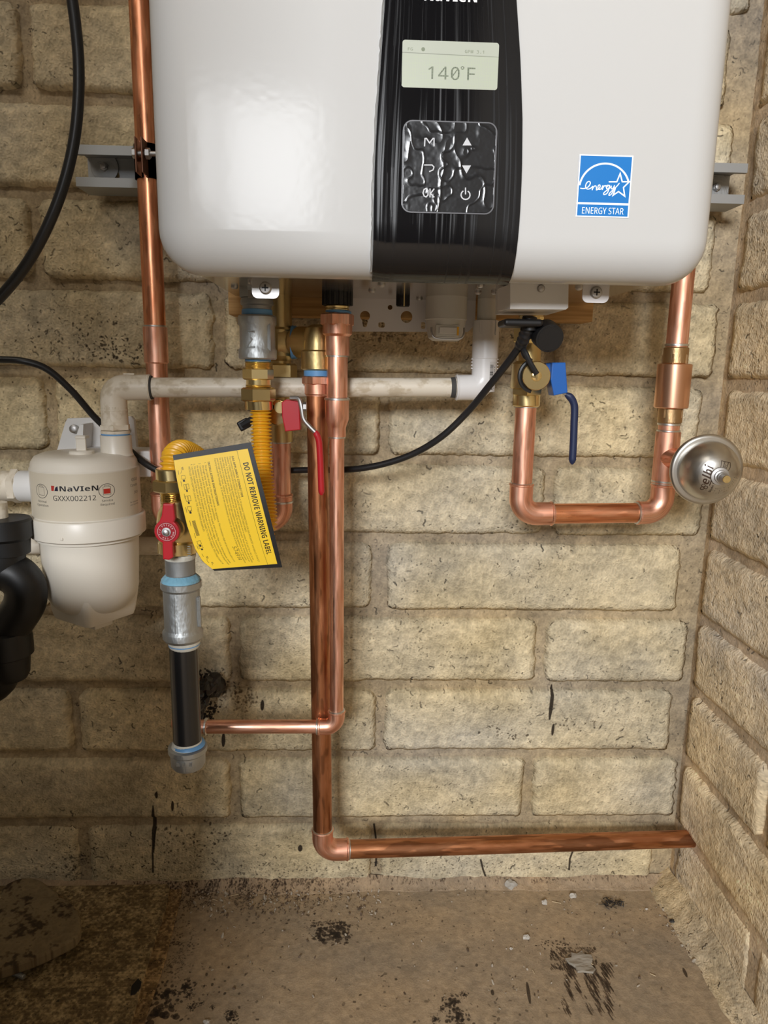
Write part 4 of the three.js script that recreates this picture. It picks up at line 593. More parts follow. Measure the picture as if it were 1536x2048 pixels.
  // printed marks on the dome: small raised-ink decal wrapped onto the shell
  const cv = canvas(512, 512, (g) => { g.clearRect(0, 0, 512, 512); g.fillStyle = g.strokeStyle = '#3a2516'; g.save(); g.translate(186, 300); g.rotate(-1.42); g.save(); g.transform(1, 0, -0.25, 1, 0, 0); g.font = 'bold 100px sans-serif'; g.fillText('elbi', -60, 0); g.restore(); g.lineWidth = 8; g.strokeRect(-52, 12, 140, 1); g.font = '26px sans-serif'; g.fillText('Model 12-TWH2', -120, 50); for (const [a, b] of [[-80, -20], [-96, -44], [-66, -46]]) { g.lineWidth = 5; g.beginPath(); g.arc(a, b + 12, 14, 0, 7); g.stroke(); } g.restore(); g.lineWidth = 4; g.save(); g.translate(310, 180); g.rotate(0.1); g.beginPath(); g.moveTo(-44, -50); g.lineTo(40, -42); g.quadraticCurveTo(60, 20, 4, 44); g.lineTo(-44, 36); g.closePath(); g.stroke(); g.beginPath(); g.moveTo(-10, -46); g.lineTo(-34, 38); g.moveTo(24, -42); g.lineTo(0, 44); g.stroke(); g.font = '24px sans-serif'; g.rotate(-1.2); g.fillText('NPT', -22, 4); g.restore(); g.font = '15px sans-serif'; for (let i = 0; i < 3; i++) for (let k = 0; k < 15; k++) { const a = 0.3 + k * 0.13; g.save(); g.translate(270 + Math.cos(a) * (150 + i * 22), 240 + Math.sin(a) * (150 + i * 22)); g.rotate(a - 1.57); g.fillText('Pressure 150 psi max'[k + i * 2] ?? '-', 0, 0); g.restore(); } });
  const up = Y.clone().addScaledVector(ax, -Y.dot(ax)).normalize(), rt = up.clone().cross(ax), pos = [], uv = [], idx = [], n = 26, domeH = (r) => { const k = clamp(r / (R0 * 0.93)); return 0.003 + 0.03 * Math.sqrt(Math.max(0, 1 - (k ** 1.25) ** 2)); };
  for (let j = 0; j <= n; j++) for (let i = 0; i <= n; i++) { const a = (i / n * 2 - 1) * R0 * 0.85, b = (j / n * 2 - 1) * R0 * 0.85, p = along(fc, ax, domeH(Math.hypot(a, b)) + 0.0003).addScaledVector(rt, a).addScaledVector(up, b); pos.push(...p.toArray()); uv.push(i / n, j / n); }
  for (let j = 0; j < n; j++) for (let i = 0; i < n; i++) { const a = j * (n + 1) + i; idx.push(a, a + 1, a + n + 1, a + n + 1, a + 1, a + n + 2); }
  const dg = new THREE.BufferGeometry(); dg.setAttribute('position', new THREE.Float32BufferAttribute(pos, 3)); dg.setAttribute('uv', new THREE.Float32BufferAttribute(uv, 2)); dg.setIndex(idx); dg.computeVertexNormals();
  part(tk, 'printed_marks', dg, new THREE.MeshPhysicalMaterial({ map: tex(cv), transparent: true, roughness: 0.5, metalness: 0.2 }), 'dark brown lettering and shield printed on the dome');
}
// ------------------------------------------------------------ gas line
const GZ = 0.245, GX = -0.6155, gY = (v) => yAt(360, v, GZ);
{
  const x = -0.5555, z = 0.14, y = (v) => yAt(517, v, z);
  const t = thing('pipe_coupling', 'galvanised iron coupling with a cast sigma mark under the heater gas inlet', 'coupling', V(x, y(722), z));
  parts(t, 'thread_tape', [rod(V(x, y(618), z), DN, [[0, 0.0135], [0.001, 0.0152], [0.005, 0.0155], [y(618) - y(634), 0.0146]]), rod(V(x, y(716), z), DN, [[0, 0.0132], [y(716) - y(723), 0.0132]])], M.tape, 'blue thread tape');
  const h = y(631) - y(719); part(t, 'coupling_body', [rod(V(x, y(631), z), DN, [[0, 0.0178], [0.0015, 0.0193], [0.0085, 0.0193], [0.011, 0.0178], [h - 0.0115, 0.0178], [h - 0.009, 0.0193], [h - 0.0015, 0.0193], [h, 0.018]], { seg: 40 }), box(x + 0.0132, y(675), z + 0.0122, 0.003, h * 0.62, 0.003, 0.001)], M.galv);
  const S = [[0.004, 0.0075], [-0.0035, 0.0075], [0.001, 0], [-0.0035, -0.0075], [0.004, -0.0075]], sx = x - 0.0042, sy = y(680);
  part(t, 'cast_mark', tube(S.map(([a, b]) => V(sx + a, sy + b, z + Math.sqrt(0.0178 ** 2 - (sx + a - x) ** 2) + 0.0002)), 0.0011, { seg: 6 }), M.galv);
}
{ // yellow corrugated connector with its brass ends
  const z = 0.14, x = -0.5555, y = (v) => yAt(520, v, z);
  const t = thing('gas_connector', 'yellow corrugated flexible gas hose with brass end nuts looping behind the warning tag', 'gas hose', V(x, 0.5, 0.19));
  part(t, 'end_fitting', [rod(V(x, y(722), z), DN, [[0, 0.0128], ...Array.from({ length: 10 }, (_, i) => [0.0008 + i * 0.0007, i & 1 ? 0.0137 : 0.0126]), [y(722) - y(738), 0.0125], [y(722) - y(768), 0.0125], ...Array.from({ length: 6 }, (_, i) => [y(722) - y(768) + 0.0008 + i * 0.0007, i & 1 ? 0.0135 : 0.0124]), [y(722) - y(780), 0.012]])], M.brass);
  part(t, 'adapter_nut', hex(V(x, y(736), z), DN, y(736) - y(760), 0.0158, 0.28), M.brass); part(t, 'flare_nut', [hex(V(x, y(775), z), DN, y(775) - y(803), 0.0178, 0.2), rod(V(x, y(800), z), DN, [[0, 0.0142], [y(800) - y(819), 0.0142], [y(800) - y(821), 0.012]])], M.brassBright);
  const pts = curve([at(521, 816, 0.14), at(522, 850, 0.14), at(524, 900, 0.142), at(527, 960, 0.148), at(532, 1010, 0.155), at(531, 1058, 0.165), at(506, 1094, 0.17), at(470, 1088, 0.172), at(442, 1035, 0.174), at(420, 970, 0.18), at(400, 925, 0.193), at(378, 907, 0.211), at(358, 904, 0.23), at(347, 916, 0.243), at(344, 932, 0.2465), at(344, 948, 0.2465)], 900);
  let len = 0; const rad = pts.map((p, i) => { if (i) len += p.distanceTo(pts[i - 1]); return 0.0096 + 0.0016 * Math.sin(len / 0.00375 * Math.PI * 2); });
  part(t, 'corrugated_hose', tube(pts, rad, { seg: 26, crease: 1.4 }), M.yellow);
  const b = V(at(344, 945, 0.2465).x, 0, 0.2465), Yb = (v) => yAt(345, v, 0.2465);
  part(t, 'flare_nut', [rod(V(b.x, Yb(936), b.z), DN, [[0, 0.0132], [0.001, 0.0142], [Yb(936) - Yb(958), 0.0142]]), hex(V(b.x, Yb(958), b.z), DN, Yb(958) - Yb(983), 0.0172, 0.1)], M.brass);
  part(t, 'end_fitting', rod(V(b.x + 0.001, Yb(982), b.z), DN, [[0, 0.0125], ...Array.from({ length: 12 }, (_, i) => [0.001 + i * 0.0008, i & 1 ? 0.0126 : 0.0115]), [0.02, 0.0115]]), M.brassBright);
}
{ // yellow warning tag
  const t = thing('warning_tag', 'yellow printed warning tag with a black border hanging from the gas hose', 'tag', at(440, 1138, 0.272));
  const z0 = 0.277, n = 22, L = (a, b, k) => a + (b - a) * k;
  const leftC = [[347, 917], [353, 955], [362, 1000], [374, 1050], [389, 1095], [405, 1122], [425, 1138]], rightC = [[497, 893], [508, 935], [519, 978], [529, 1018], [539, 1057], [549, 1097], [557, 1128]];
  const on = (c, k) => { const f = k * 6, i = Math.max(0, Math.min(5, Math.floor(f))), d = f - i; return [L(c[i][0], c[i + 1][0], d), L(c[i][1], c[i + 1][1], d)]; };
  const P = (s, k) => { const a = on(leftC, k), b = on(rightC, k); return at(L(a[0], b[0], s), L(a[1], b[1], s), z0 + 0.006 * (1 - s) ** 2 * (0.3 + k) - 0.01 * s + 0.0035 * Math.sin(k * 3.1)); };
  const sheet = (name, mat, s0, s1, k0, k1, off, th, parent, label) => {
    const pos = [], uv = [], idx = [], m = n + 1; for (const d of [off + th, off]) for (let j = 0; j <= n; j++) for (let i = 0; i <= n; i++) { const p = P(L(s0, s1, i / n), L(k0, k1, j / n)); pos.push(p.x, p.y, p.z + d); uv.push(j / n, i / n); }
    const K = m * m; for (let j = 0; j < n; j++) for (let i = 0; i < n; i++) { const a = j * m + i; idx.push(a, a + m, a + 1, a + 1, a + m, a + m + 1, K + a, K + a + 1, K + a + m, K + a + 1, K + a + m + 1, K + a + m); }
    for (let i = 0; i < n; i++) for (const [a, b] of [[i, i + 1], [n * m + i + 1, n * m + i], [i * m + m, i * m], [i * m + n, i * m + m + n]]) idx.push(a, b, K + a, b, K + b, K + a);
    const g = new THREE.BufferGeometry(); g.setAttribute('position', new THREE.Float32BufferAttribute(pos, 3)); g.setAttribute('uv', new THREE.Float32BufferAttribute(uv, 2)); g.setIndex(idx); return part(parent, name, creased(g, 0.7), mat, label);
  };
  const cv = canvas(1600, 1024, (g) => {                      // text runs along u, letter tops towards v = 1
    g.fillStyle = '#fbd233'; g.fillRect(0, 0, 1600, 1024); g.fillStyle = g.strokeStyle = '#1d1a12';
    g.lineWidth = 4; g.beginPath(); g.moveTo(0, 150); g.lineTo(1600, 150); g.stroke();
    g.textAlign = 'center'; g.save(); g.translate(790, 112); g.scale(0.93, 1.25); g.font = 'bold 82px sans-serif'; g.fillText('DO NOT REMOVE WARNING LABEL', 0, 0); g.restore();
    g.textAlign = 'left'; g.font = 'bold 38px sans-serif'; g.fillText('GAS APPLIANCE CONNECTOR', 60, 240); g.fillText('INSTALLATION INSTRUCTIONS', 90, 575);
    const put = (s, x, y, w, f = 30) => { g.font = `${f}px sans-serif`; g.save(); g.translate(x, y); g.scale(w / g.measureText(s).width, 1); g.fillText(s, 0, 0); g.restore(); };
    const T = ['This connector complies with ANSI Z21.24-CSA 6.10 standard "CONNECTORS FOR GAS APPLIANCES" and ANSI Z21.75-CSA 6.27', 'standard "CONNECTORS FOR OUTDOOR GAS APPLIANCES AND MANUFACTURED HOMES".', 'Connector is to be used on a piping system operating at fuel gas pressures not in excess of 1/2 psi (14 in. WC). Do not', 'make sharp bends and do not twist. Connectors are intended for use above ground. These connectors are not suitable', 'for installation in concealed locations. Contact local gas suppliers to determine the correct size. Connectors must not', 'pass through any wall, floor, ceiling or partition. Do not use connectors when moving appliance to an LP gas system.', 'Factory tested for leakage. It is not to be connected in series or adjacent to a burner part of the appliance.'];
    T.forEach((s, i) => put(s, 60, 276 + i * 34, i === 1 ? 980 : 1470 - 26 * (i % 3)));
    g.save(); g.translate(1190, 512); g.transform(1, 0, -0.2, 1, 0, 0); g.font = '72px monospace'; g.fillText('574914', 0, 30); g.restore();
    const U = ['1.  The gas outlet shall be in the same room as the appliance. The connector shall not be concealed within or run', '    through any wall, floor, ceiling or partition.', '2.  Connectors shall not be used if kinked, twisted or torqued, and not less than 1/2 in. internal diameter between', '    the appliance and the gas outlet. It must not be bent around sharp edges. Connectors shall be of adequate length.', '3.  The connector shall not be reused if the appliance is moved. Do not connect two connectors together.', '4.  CAUTION: CONNECTOR NUTS MUST NOT BE CONNECTED DIRECTLY TO PIPE THREADS. THIS CONNECTOR MUST BE', '    INSTALLED WITH ADAPTERS SUCH AS THE FOLLOWING EXAMPLES:'];
    U.forEach((s, i) => put(s, 90, 622 + i * 37, [1380, 720, 1400, 1440, 1180, 1400, 820][i]));
    g.lineWidth = 4; for (const [x, y, k] of [[110, 916, 0], [230, 930, 1], [340, 916, 2], [480, 926, 2], [600, 936, 1], [760, 930, 3], [1000, 940, 1], [1060, 940, 1], [1260, 924, 0], [1400, 916, 0]]) { g.save(); g.translate(x, y); if (k === 0) { g.fillRect(0, 0, 44, 7); g.fillRect(4, 14, 36, 7); g.beginPath(); g.moveTo(44, 22); g.lineTo(90, 44); g.stroke(); } if (k === 1) { g.strokeRect(0, -20, 44, 48); g.fillRect(52, -8, 26, 26); } if (k === 2) { g.strokeRect(0, -30, 60, 30); g.strokeRect(0, 8, 60, 26); g.fillRect(66, -4, 26, 22); } if (k === 3) { for (let i = 0; i < 26; i++) g.fillRect(i * 7, -24, 4, 44); } g.restore(); }
    for (let i = 0; i < 9; i++) g.fillRect(150 + i * 150, 985 - (i % 3) * 10, 60, 5);
  });
  const backing = sheet('tag_backing', M.blackPlastic, 0, 1.045, -0.03, 1.035, 0, 0.0007, t, 'black laminated backing');
  sheet('tag_face', new THREE.MeshPhysicalMaterial({ map: tex(cv, true, false), roughness: 0.38 }), 0.004, 0.985, 0.015, 0.995, 0.0007, 0.0002, t, 'yellow face printed with black instructions'); void backing;
}
{ // gas shut-off valve with red lever
  const x = GX - 0.001, z = GZ, y = gY;
  const t = thing('gas_valve', 'brass gas shut-off valve with a red wing lever below the yellow hose', 'valve', V(x, y(1118), z));
  part(t, 'valve_body', [rod(V(x, y(998), z), DN, [[0, 0.013], [0.001, 0.0142], [0.008, 0.0146], [0.012, 0.0168], [0.02, 0.0182], [y(998) - y(1075), 0.0178], [y(998) - y(1080), 0.0162], [y(998) - y(1082), 0.0178], [y(998) - y(1103), 0.0178], [y(998) - y(1106), 0.0145]], { seg: 40 })], M.brass);
  part(t, 'body_flats', hex(V(x, y(1083), z), DN, y(1083) - y(1106), 0.0186, 0.15), M.brass);
  const lz = z + 0.0275, c = at(334, 1063, lz); part(t, 'bonnet', rod(V(c.x + 0.001, c.y, z + 0.008), Z, [[0, 0.0115], [0.012, 0.0115], [0.014, 0.0095], [0.0185, 0.0095]]), M.brass);
  const q = (u, v) => { const p = at(u, v, lz); return [p.x, p.y]; }, arc = (a0, a1) => Array.from({ length: 9 }, (_, i) => { const a = a0 + (a1 - a0) * i / 8; return [c.x + Math.cos(a) * 0.0098, c.y + Math.sin(a) * 0.0098]; });
  const lev = part(t, 'lever', extrude([q(329, 1010), q(345, 1010), q(348, 1036), ...arc(1.0, -1.2), q(343, 1090), q(344, 1113), q(338, 1117), q(329, 1116), q(328, 1092), ...arc(4.4, 2.15), q(326, 1032)], 0.0045, [], 0.0012).translate(0, 0, lz - 0.0045), M.red, 'red wing lever');
  const dial = tex(canvas(256, 256, (g) => { g.fillStyle = '#a01622'; g.fillRect(0, 0, 256, 256); g.strokeStyle = g.fillStyle = '#d8c4c0'; g.lineWidth = 5; g.beginPath(); g.arc(128, 128, 112, 0, 7); g.stroke(); g.font = 'bold 30px sans-serif'; g.textAlign = 'center'; const s = '600 WOG CSA 1/2 PSI'; for (let i = 0; i < s.length; i++) { g.save(); g.translate(128, 128); g.rotate(i / s.length * 6.28 - 1.2); g.fillText(s[i], 0, -78); g.restore(); } }));
  const dg = new THREE.CylinderGeometry(0.0088, 0.0088, 0.0006, 40); dg.rotateX(Math.PI / 2); dg.translate(c.x, c.y, lz + 0.0014); part(lev, 'dial_plate', dg, new THREE.MeshPhysicalMaterial({ map: dial, roughness: 0.4 }), 'round red dial with pale raised lettering');
  part(lev, 'lever_screw', [rod(V(c.x, c.y, lz), Z, [[0, 0.0042], [0.0025, 0.004], [0.0026, 0.0026], [0.0055, 0.0024], [0.006, 0.0012]], { seg: 18 })], M.steel);
  part(lev, 'raised_lettering', [0, 1, 2, 3, 4].map((i) => box(q(337, 1)[0], at(336, 1092 + i * 4.5, lz).y, lz + 0.0013, 0.0024 + 0.0006 * (i & 1), 0.0009, 0.0005, 0.0002)), M.dope);
}
{
  const x = GX, z = GZ, y = gY;
  const t = thing('gas_drip_leg', 'vertical iron drip leg under the gas valve with galvanised coupling and black nipple', 'pipe', V(x, y(1532), z));
  const d = (v) => y(1106) - y(v);
  part(t, 'silver_nipple', rod(V(x, y(1106), z), DN, [[0, 0.0128], ...Array.from({ length: 6 }, (_, i) => [0.001 + i * 0.0009, i & 1 ? 0.0137 : 0.0128]), [0.0075, 0.0134], [d(1146), 0.0134], ...Array.from({ length: 6 }, (_, i) => [d(1147) + i * 0.0009, i & 1 ? 0.0137 : 0.0128]), [d(1165), 0.0126]]), M.zinc, 'short silver threaded nipple'); part(t, 'thread_paste', [rod(V(x, y(1107), z), DN, [[0, 0.0136], [0.001, 0.0145], [0.0035, 0.0142], [0.005, 0.0134]])], M.dope);
  part(t, 'thread_tape', rod(V(x, y(1148), z), DN, [[0, 0.0135], [0.0015, 0.0152], [0.004, 0.0176], [0.0075, 0.018], [0.008, 0.012]], { seg: 30 }), std([0.2, 0.42, 0.55], 0.35, 0, { bumpMap: lumpy, bumpScale: 0.0008 }), 'pale blue thread tape');
  const h = y(1160) - y(1279); part(t, 'coupling', [rod(V(x, y(1160), z), DN, [[0, 0.017], [0.001, 0.0186], [0.0065, 0.0186], [0.009, 0.0166], [h - 0.012, 0.0166], [h - 0.009, 0.0186], [h - 0.003, 0.0186], [h, 0.0165]], { seg: 40 }), box(x - 0.0025, (y(1160) + y(1279)) / 2, z + 0.0164, 0.0006, h * 0.72, 0.001, 0.0003), box(x + 0.0168, (y(1160) + y(1279)) / 2, z + 0.004, 0.003, h * 0.5, 0.005, 0.001)], M.galv);
  part(t, 'thread_paste', [rod(V(x + 0.0008, y(1275), z), DN, [[0, 0.0145], [0.003, 0.0152], [0.0075, 0.0144], [0.0095, 0.0134]])], M.dope, 'white and blue thread sealant'); part(t, 'thread_tape', [rod(V(x + 0.0008, y(1284), z), DN, [[0, 0.0136], [0.0006, 0.0148], [0.0018, 0.0148], [0.0024, 0.0136]])], M.tape);
  part(t, 'black_nipple', rod(V(x, y(1280), z), DN, [[0, 0.01335], [y(1280) - y(1492), 0.01335]], { seg: 40 }), M.blackPipe, 'long black iron nipple');
  part(t, 'thread_paste', rod(V(x, y(1480), z), DN, [[0, 0.0134], [0.0025, 0.0142], [0.007, 0.016], [0.009, 0.0166], [0.0095, 0.012]]), M.dope); part(t, 'thread_tape', [rod(V(x + 0.0012, y(1483), z), DN, [[0, 0.0138], [0.0012, 0.0152], [0.003, 0.0158], [0.0034, 0.014]])], M.tape);
  const hc = y(1490) - y(1533); part(t, 'end_cap', [rod(V(x, y(1490), z), DN, [[0, 0.0162], [0.001, 0.0186], [0.0055, 0.0186], [0.0075, 0.0168], [hc - 0.004, 0.0163], [hc - 0.001, 0.0145], [hc, 0.011]], { seg: 40 }), ...[[-0.006, 0], [0, 0.0008], [0.006, 0]].map(([a, b]) => box(x + a, y(1512) + b, z + Math.sqrt(0.0166 ** 2 - a * a), 0.0035, 0.004, 0.0012, 0.0005))], M.galv);
}
// ------------------------------------------------------------ condensate line and neutralizer
const PR = 0.01067;
{
  const zl = 0.098, zr = 0.075, A = at(226, 775, zl), B = at(967, 775, zr), d = B.clone().sub(A).normalize(), rev = d.clone().negate();
  const t = thing('condensate_pipe', 'yellowed white plastic condensate pipe running level across the wall under the heater', 'pipe', V((A.x + B.x) / 2, A.y, (zl + zr) / 2));
  part(t, 'long_pipe', pipe(along(A, d, 0.025), along(B, rev, 0.02), PR), M.pvc, 'long yellowed scuffed plastic pipe');
  const smear = std([0.05, 0.048, 0.045], 0.8); part(t, 'joint_ring', [rod(along(A, d, 0.0395), d, [[0, PR], [0.0005, PR + 0.0022], [0.002, PR + 0.0018], [0.0025, PR]])], smear, 'dark ring at the joint');
  part(t, 'left_elbow', [tube(bend(A, d, DN, 0.012, 0.028, 0.013), 0.0138), lipRod(along(A, d, 0.0365), d, 0.0035, 0.0142), lipRod(along(A, DN, 0.022), DN, 0.0035, 0.0142), box(A.x + 0.018, A.y + 0.0145, A.z, 0.012, 0.002, 0.004, 0.0008)], M.pvc);
  part(t, 'riser_stub', pipe(along(A, DN, 0.02), along(A, DN, 0.045), PR), M.pvc);
  const yr = (v) => yAt(968, v, zr), bx = B.x;
  part(t, 'right_elbow', [tube(bend(B, rev, Y, 0.0125, 0.019, 0.021), 0.0142), lipRod(along(B, rev, 0.029), rev, 0.003, 0.0147), lipRod(along(B, Y, 0.031), Y, 0.003, 0.0147), ...[0, 1, 2, 3].map((i) => box(bx - 0.0143, B.y + 0.021 + i * 0.0034, zr, 0.0022, 0.0013, 0.005, 0.0004)), ...[0, 1, 2, 3].map((i) => box(bx + 0.0143, B.y + 0.021 + i * 0.0034, zr, 0.0016, 0.0013, 0.005, 0.0004))], M.pvcClean, 'clean white elbow');
  const bar = canvas(256, 96, (g) => { g.fillStyle = '#c9c5c0'; g.fillRect(0, 0, 256, 96); g.fillStyle = '#181818'; seedN = 4; let x = 20; while (x < 230) { const w = 2 + Math.floor(rnd() * 3) * 2; g.fillRect(x, 6, w, 48); x += w + 2 + Math.floor(rnd() * 3) * 2; } g.font = '26px sans-serif'; g.fillText('0 49111 40690 8', 24, 84); });
  const bp = new THREE.CylinderGeometry(0.01435, 0.01435, 0.033, 12, 1, true, 0.25, 0.62), bu = bp.attributes.uv; for (let i = 0; i < bu.count; i++) { const a = bu.getX(i), b = bu.getY(i); bu.setXY(i, 1 - (1 - b), 1 - a); } bp.translate(bx, B.y + 0.012, zr); part(t, 'bar_code', bp, new THREE.MeshPhysicalMaterial({ map: tex(bar), roughness: 0.4 }));
  part(t, 'joint_ring', rod(V(bx, yr(724), zr), Y, [[0, 0.0112], [0.0006, 0.0128], [0.002, 0.0128], [0.0026, 0.0112]]), M.blackRubber, 'dark gap ring'); part(t, 'joint_ring', rod(along(B, rev, 0.0325), rev, [[0, PR], [0.0005, PR + 0.001], [0.0045, PR + 0.0006], [0.006, PR - 0.0002]]), smear);
  part(t, 'coupling', [rod(V(bx, yr(717), zr), Y, [[0, 0.0138], [0.001, 0.0146], [yr(640) - yr(717) - 0.001, 0.0146], [yr(640) - yr(717), 0.0115]]), box(bx - 0.0085, yr(656), zr + 0.0121, 0.0012, 0.016, 0.0016, 0.0004), box(bx + 0.0085, yr(656), zr + 0.0121, 0.0012, 0.016, 0.0016, 0.0004)], M.pvcClean, 'clean white coupling');
  part(t, 'top_stub', pipe(V(bx, yr(642), zr), V(bx, PB, zr), 0.0105), M.milky, 'milky stub at the heater');
}
{
  const z = 0.1, x = -0.7515, y = (v) => yAt(180, v, z);
  const t = thing('neutralizer', 'beige cylindrical condensate neutraliser canister with printed label on the wall at left', 'neutraliser', V(x, y(1243), z));
  part(t, 'canister', rod(V(x, y(903), z), DN, [[0, 0.03], [0.0012, 0.044], [0.004, 0.0505], [0.0095, 0.0542], [y(903) - y(930), 0.0552], [y(903) - y(932), 0.0562], [y(903) - y(1032), 0.0562]], { seg: 72 }), M.cream);
  part(t, 'collar', [rod(V(x, y(1024), z), DN, [[0, 0.056], [0.0008, 0.0592], [0.0025, 0.0602], [y(1024) - y(1062), 0.0602], [y(1024) - y(1064), 0.0588], [y(1024) - y(1066), 0.0545]], { seg: 72 }), rod(V(x, y(1066), z), DN, [[-0.004, 0.0558], [0.0022, 0.0558], [0.0024, 0.05]], { seg: 72 }), box(x - 0.006, y(1053), z + 0.0604, 0.003, 0.003, 0.0016, 0.0008)], M.cream);
  const hb = y(1062) - y(1222), prof = [[0, 0.0522], [0.02, 0.0515], [hb * 0.62, 0.0495]]; for (let i = 1; i <= 12; i++) { const a = i / 12 * Math.PI / 2; prof.push([hb * 0.62 + hb * 0.38 * Math.sin(a), 0.0495 * Math.cos(a) ** 0.62 + 0.0002]); }
  part(t, 'bowl', rod(V(x, y(1062), z), DN, prof, { seg: 72 }), M.cream);
  const foot = []; for (const [yy, w, r] of [[y(1162), 0.071, 0.012], [y(1180), 0.074, 0.009], [y(1222), 0.0665, 0.007], [y(1230), 0.063, 0.006]]) foot.push(roundRect(w, w, r, 5).map(([a, b]) => { const an = 0.98; return [x + a * Math.cos(an) - b * Math.sin(an), yy, z - (a * Math.sin(an) + b * Math.cos(an))]; }));
  part(t, 'square_foot', loft([foot[0], foot[1], foot[2], foot[3]], true, true), M.cream); { const l = foot[3]; void l; const g = new RoundedBoxGeometry(0.024, 0.012, 0.024, 2, 0.0012); g.rotateY(0.98); g.translate(x + 0.004, y(1230) - 0.004, z + 0.006); part(t, 'drain_lug', g, M.cream); }
  // printed label wrapped round the canister
  const lab = canvas(1024, 420, (g) => {
    g.fillStyle = '#cfc5b1'; g.fillRect(0, 0, 1024, 420); g.strokeStyle = g.fillStyle = '#14131a'; g.textAlign = 'left';
    g.font = 'bold 62px sans-serif'; g.save(); g.translate(338, 150); g.scale(1.28, 1); g.fillText('NaVIeN', 0, 0); g.restore(); g.fillStyle = '#b03028'; g.beginPath(); g.moveTo(276, 104); g.lineTo(304, 104); g.lineTo(296, 150); g.lineTo(276, 150); g.fill(); g.fillStyle = '#1a1c34'; g.beginPath(); g.moveTo(302, 150); g.lineTo(312, 118); g.lineTo(330, 106); g.lineTo(332, 150); g.fill();
    g.fillStyle = '#1c1a1a'; g.font = '62px sans-serif'; g.save(); g.translate(284, 236); g.scale(0.93, 1); g.fillText('GXXX002212', 0, 0); g.restore();
    const icon = (cx, red) => { g.lineWidth = 4; g.beginPath(); g.ellipse(cx, 160, 62, 62, 0, 0, 7); g.stroke(); g.lineWidth = 3; g.strokeStyle = '#55504a'; g.strokeRect(cx - 30, 124, 60, 72); g.strokeRect(cx - 18, 112, 36, 12); g.strokeStyle = '#14131a'; if (red) { g.fillStyle = '#b4281c'; g.fillRect(cx - 26, 142, 52, 44); g.fillStyle = '#1c1a1a'; } };
    icon(176, false); icon(690, true); g.font = '28px sans-serif'; g.textAlign = 'center'; g.fillText('Normal', 176, 262); g.fillText('Operation', 176, 296); g.fillText('Service', 690, 258); g.fillText('Required', 690, 292);
    g.textAlign = 'left'; g.font = '40px sans-serif'; g.fillText('GXXX002212', 930, 110); g.font = '34px sans-serif'; g.fillText('Condensate', 912, 160); g.fillText('SK30', 960, 230); g.font = '18px sans-serif'; g.fillText('For replacement media contact', 900, 310); g.fillText('your local dealer', 900, 334);
  });
  const lg = new THREE.CylinderGeometry(0.0564, 0.0564, y(934) - y(1022), 48, 1, true, -0.935, 2.45); lg.translate(x, (y(934) + y(1022)) / 2, z); part(t, 'printed_label', lg, new THREE.MeshPhysicalMaterial({ map: tex(lab, true, false), roughness: 0.42, clearcoat: 0.2, clearcoatRoughness: 0.3 }), 'beige wrap label with black print and two round icons');
  // riser socket, plug and wall bracket
  const rx = at(226, 775, 0.098).x, yy = (v) => yAt(228, v, 0.098);
  part(t, 'inlet_socket', rod(V(rx, yy(910), 0.098), Y, [[0, 0.018], [0.004, 0.0165], [yy(870) - yy(910), 0.0163], [yy(869) - yy(910), 0.0135]]), M.cream); part(t, 'thread_tape', rod(V(rx, yy(871), 0.098), Y, [[0, 0.0135], [0.0006, 0.0146], [0.0016, 0.0152], [0.003, 0.0146], [0.0036, 0.0135]]), M.tape, 'blue thread tape');
  part(t, 'threaded_adapter', [rod(V(rx, yy(868), 0.098), Y, [[0, 0.014], [0.001, 0.0153], [0.0035, 0.0153], [0.004, 0.0145]]), hex(V(rx, yy(860), 0.098), Y, yy(848) - yy(860), 0.0166, 0.2), rod(V(rx, yy(850), 0.098), Y, [[0, 0.0142], [yy(813) - yy(850), 0.0138], [yy(812) - yy(850), 0.0112]])], M.pvc);
  const pl = at(163, 897, 0.118); part(t, 'top_plug', [rod(V(pl.x, y(905), pl.z), Y, [[0, 0.0128], [0.0035, 0.0128], [0.0045, 0.0118]]), box(pl.x, y(888), pl.z, 0.0105, 0.022, 0.003, 0.001), box(pl.x, y(872), pl.z - 0.004, 0.011, 0.003, 0.013, 0.001)], M.cream);
  const zb = 0.03, q = (u, v) => { const p = at(u, v, zb); return [p.x, p.y]; }, hole = (u, v, r) => { const p = new THREE.Path(); p.absarc(...q(u, v), r, 0, 6.283, true); return p; };
  part(t, 'wall_bracket', [extrude([q(112, 912), q(132, 845), q(136, 838), q(262, 834), q(267, 840), q(273, 900), q(272, 930), q(112, 930)], 0.006, [hole(148, 866, 0.0042), hole(253, 862, 0.0042)], 0.0008).translate(0, 0, zb - 0.006), box((q(132, 0)[0] + q(266, 0)[0]) / 2, q(1, 912)[1] - 0.002, 0.05, 0.084, 0.03, 0.042, 0.002), extrude([q(170, 872), q(180, 845), q(186, 845), q(184, 900), q(170, 900)], 0.03).translate(0, 0, zb)], M.whitePlastic, 'white screwed-on wall bracket');
  for (const [u, v] of [[147, 858], [250, 858]]) { const p = at(u, v, 0.036); part(t, 'bracket_screw', [rod(V(p.x, p.y, 0.022), Z, [[0, 0.0024], [0.012, 0.0024], [0.012, 0.0052], [0.0145, 0.005], [0.0158, 0.003], [0.0159, 0.001]], { seg: 16 })], M.steel); }
}
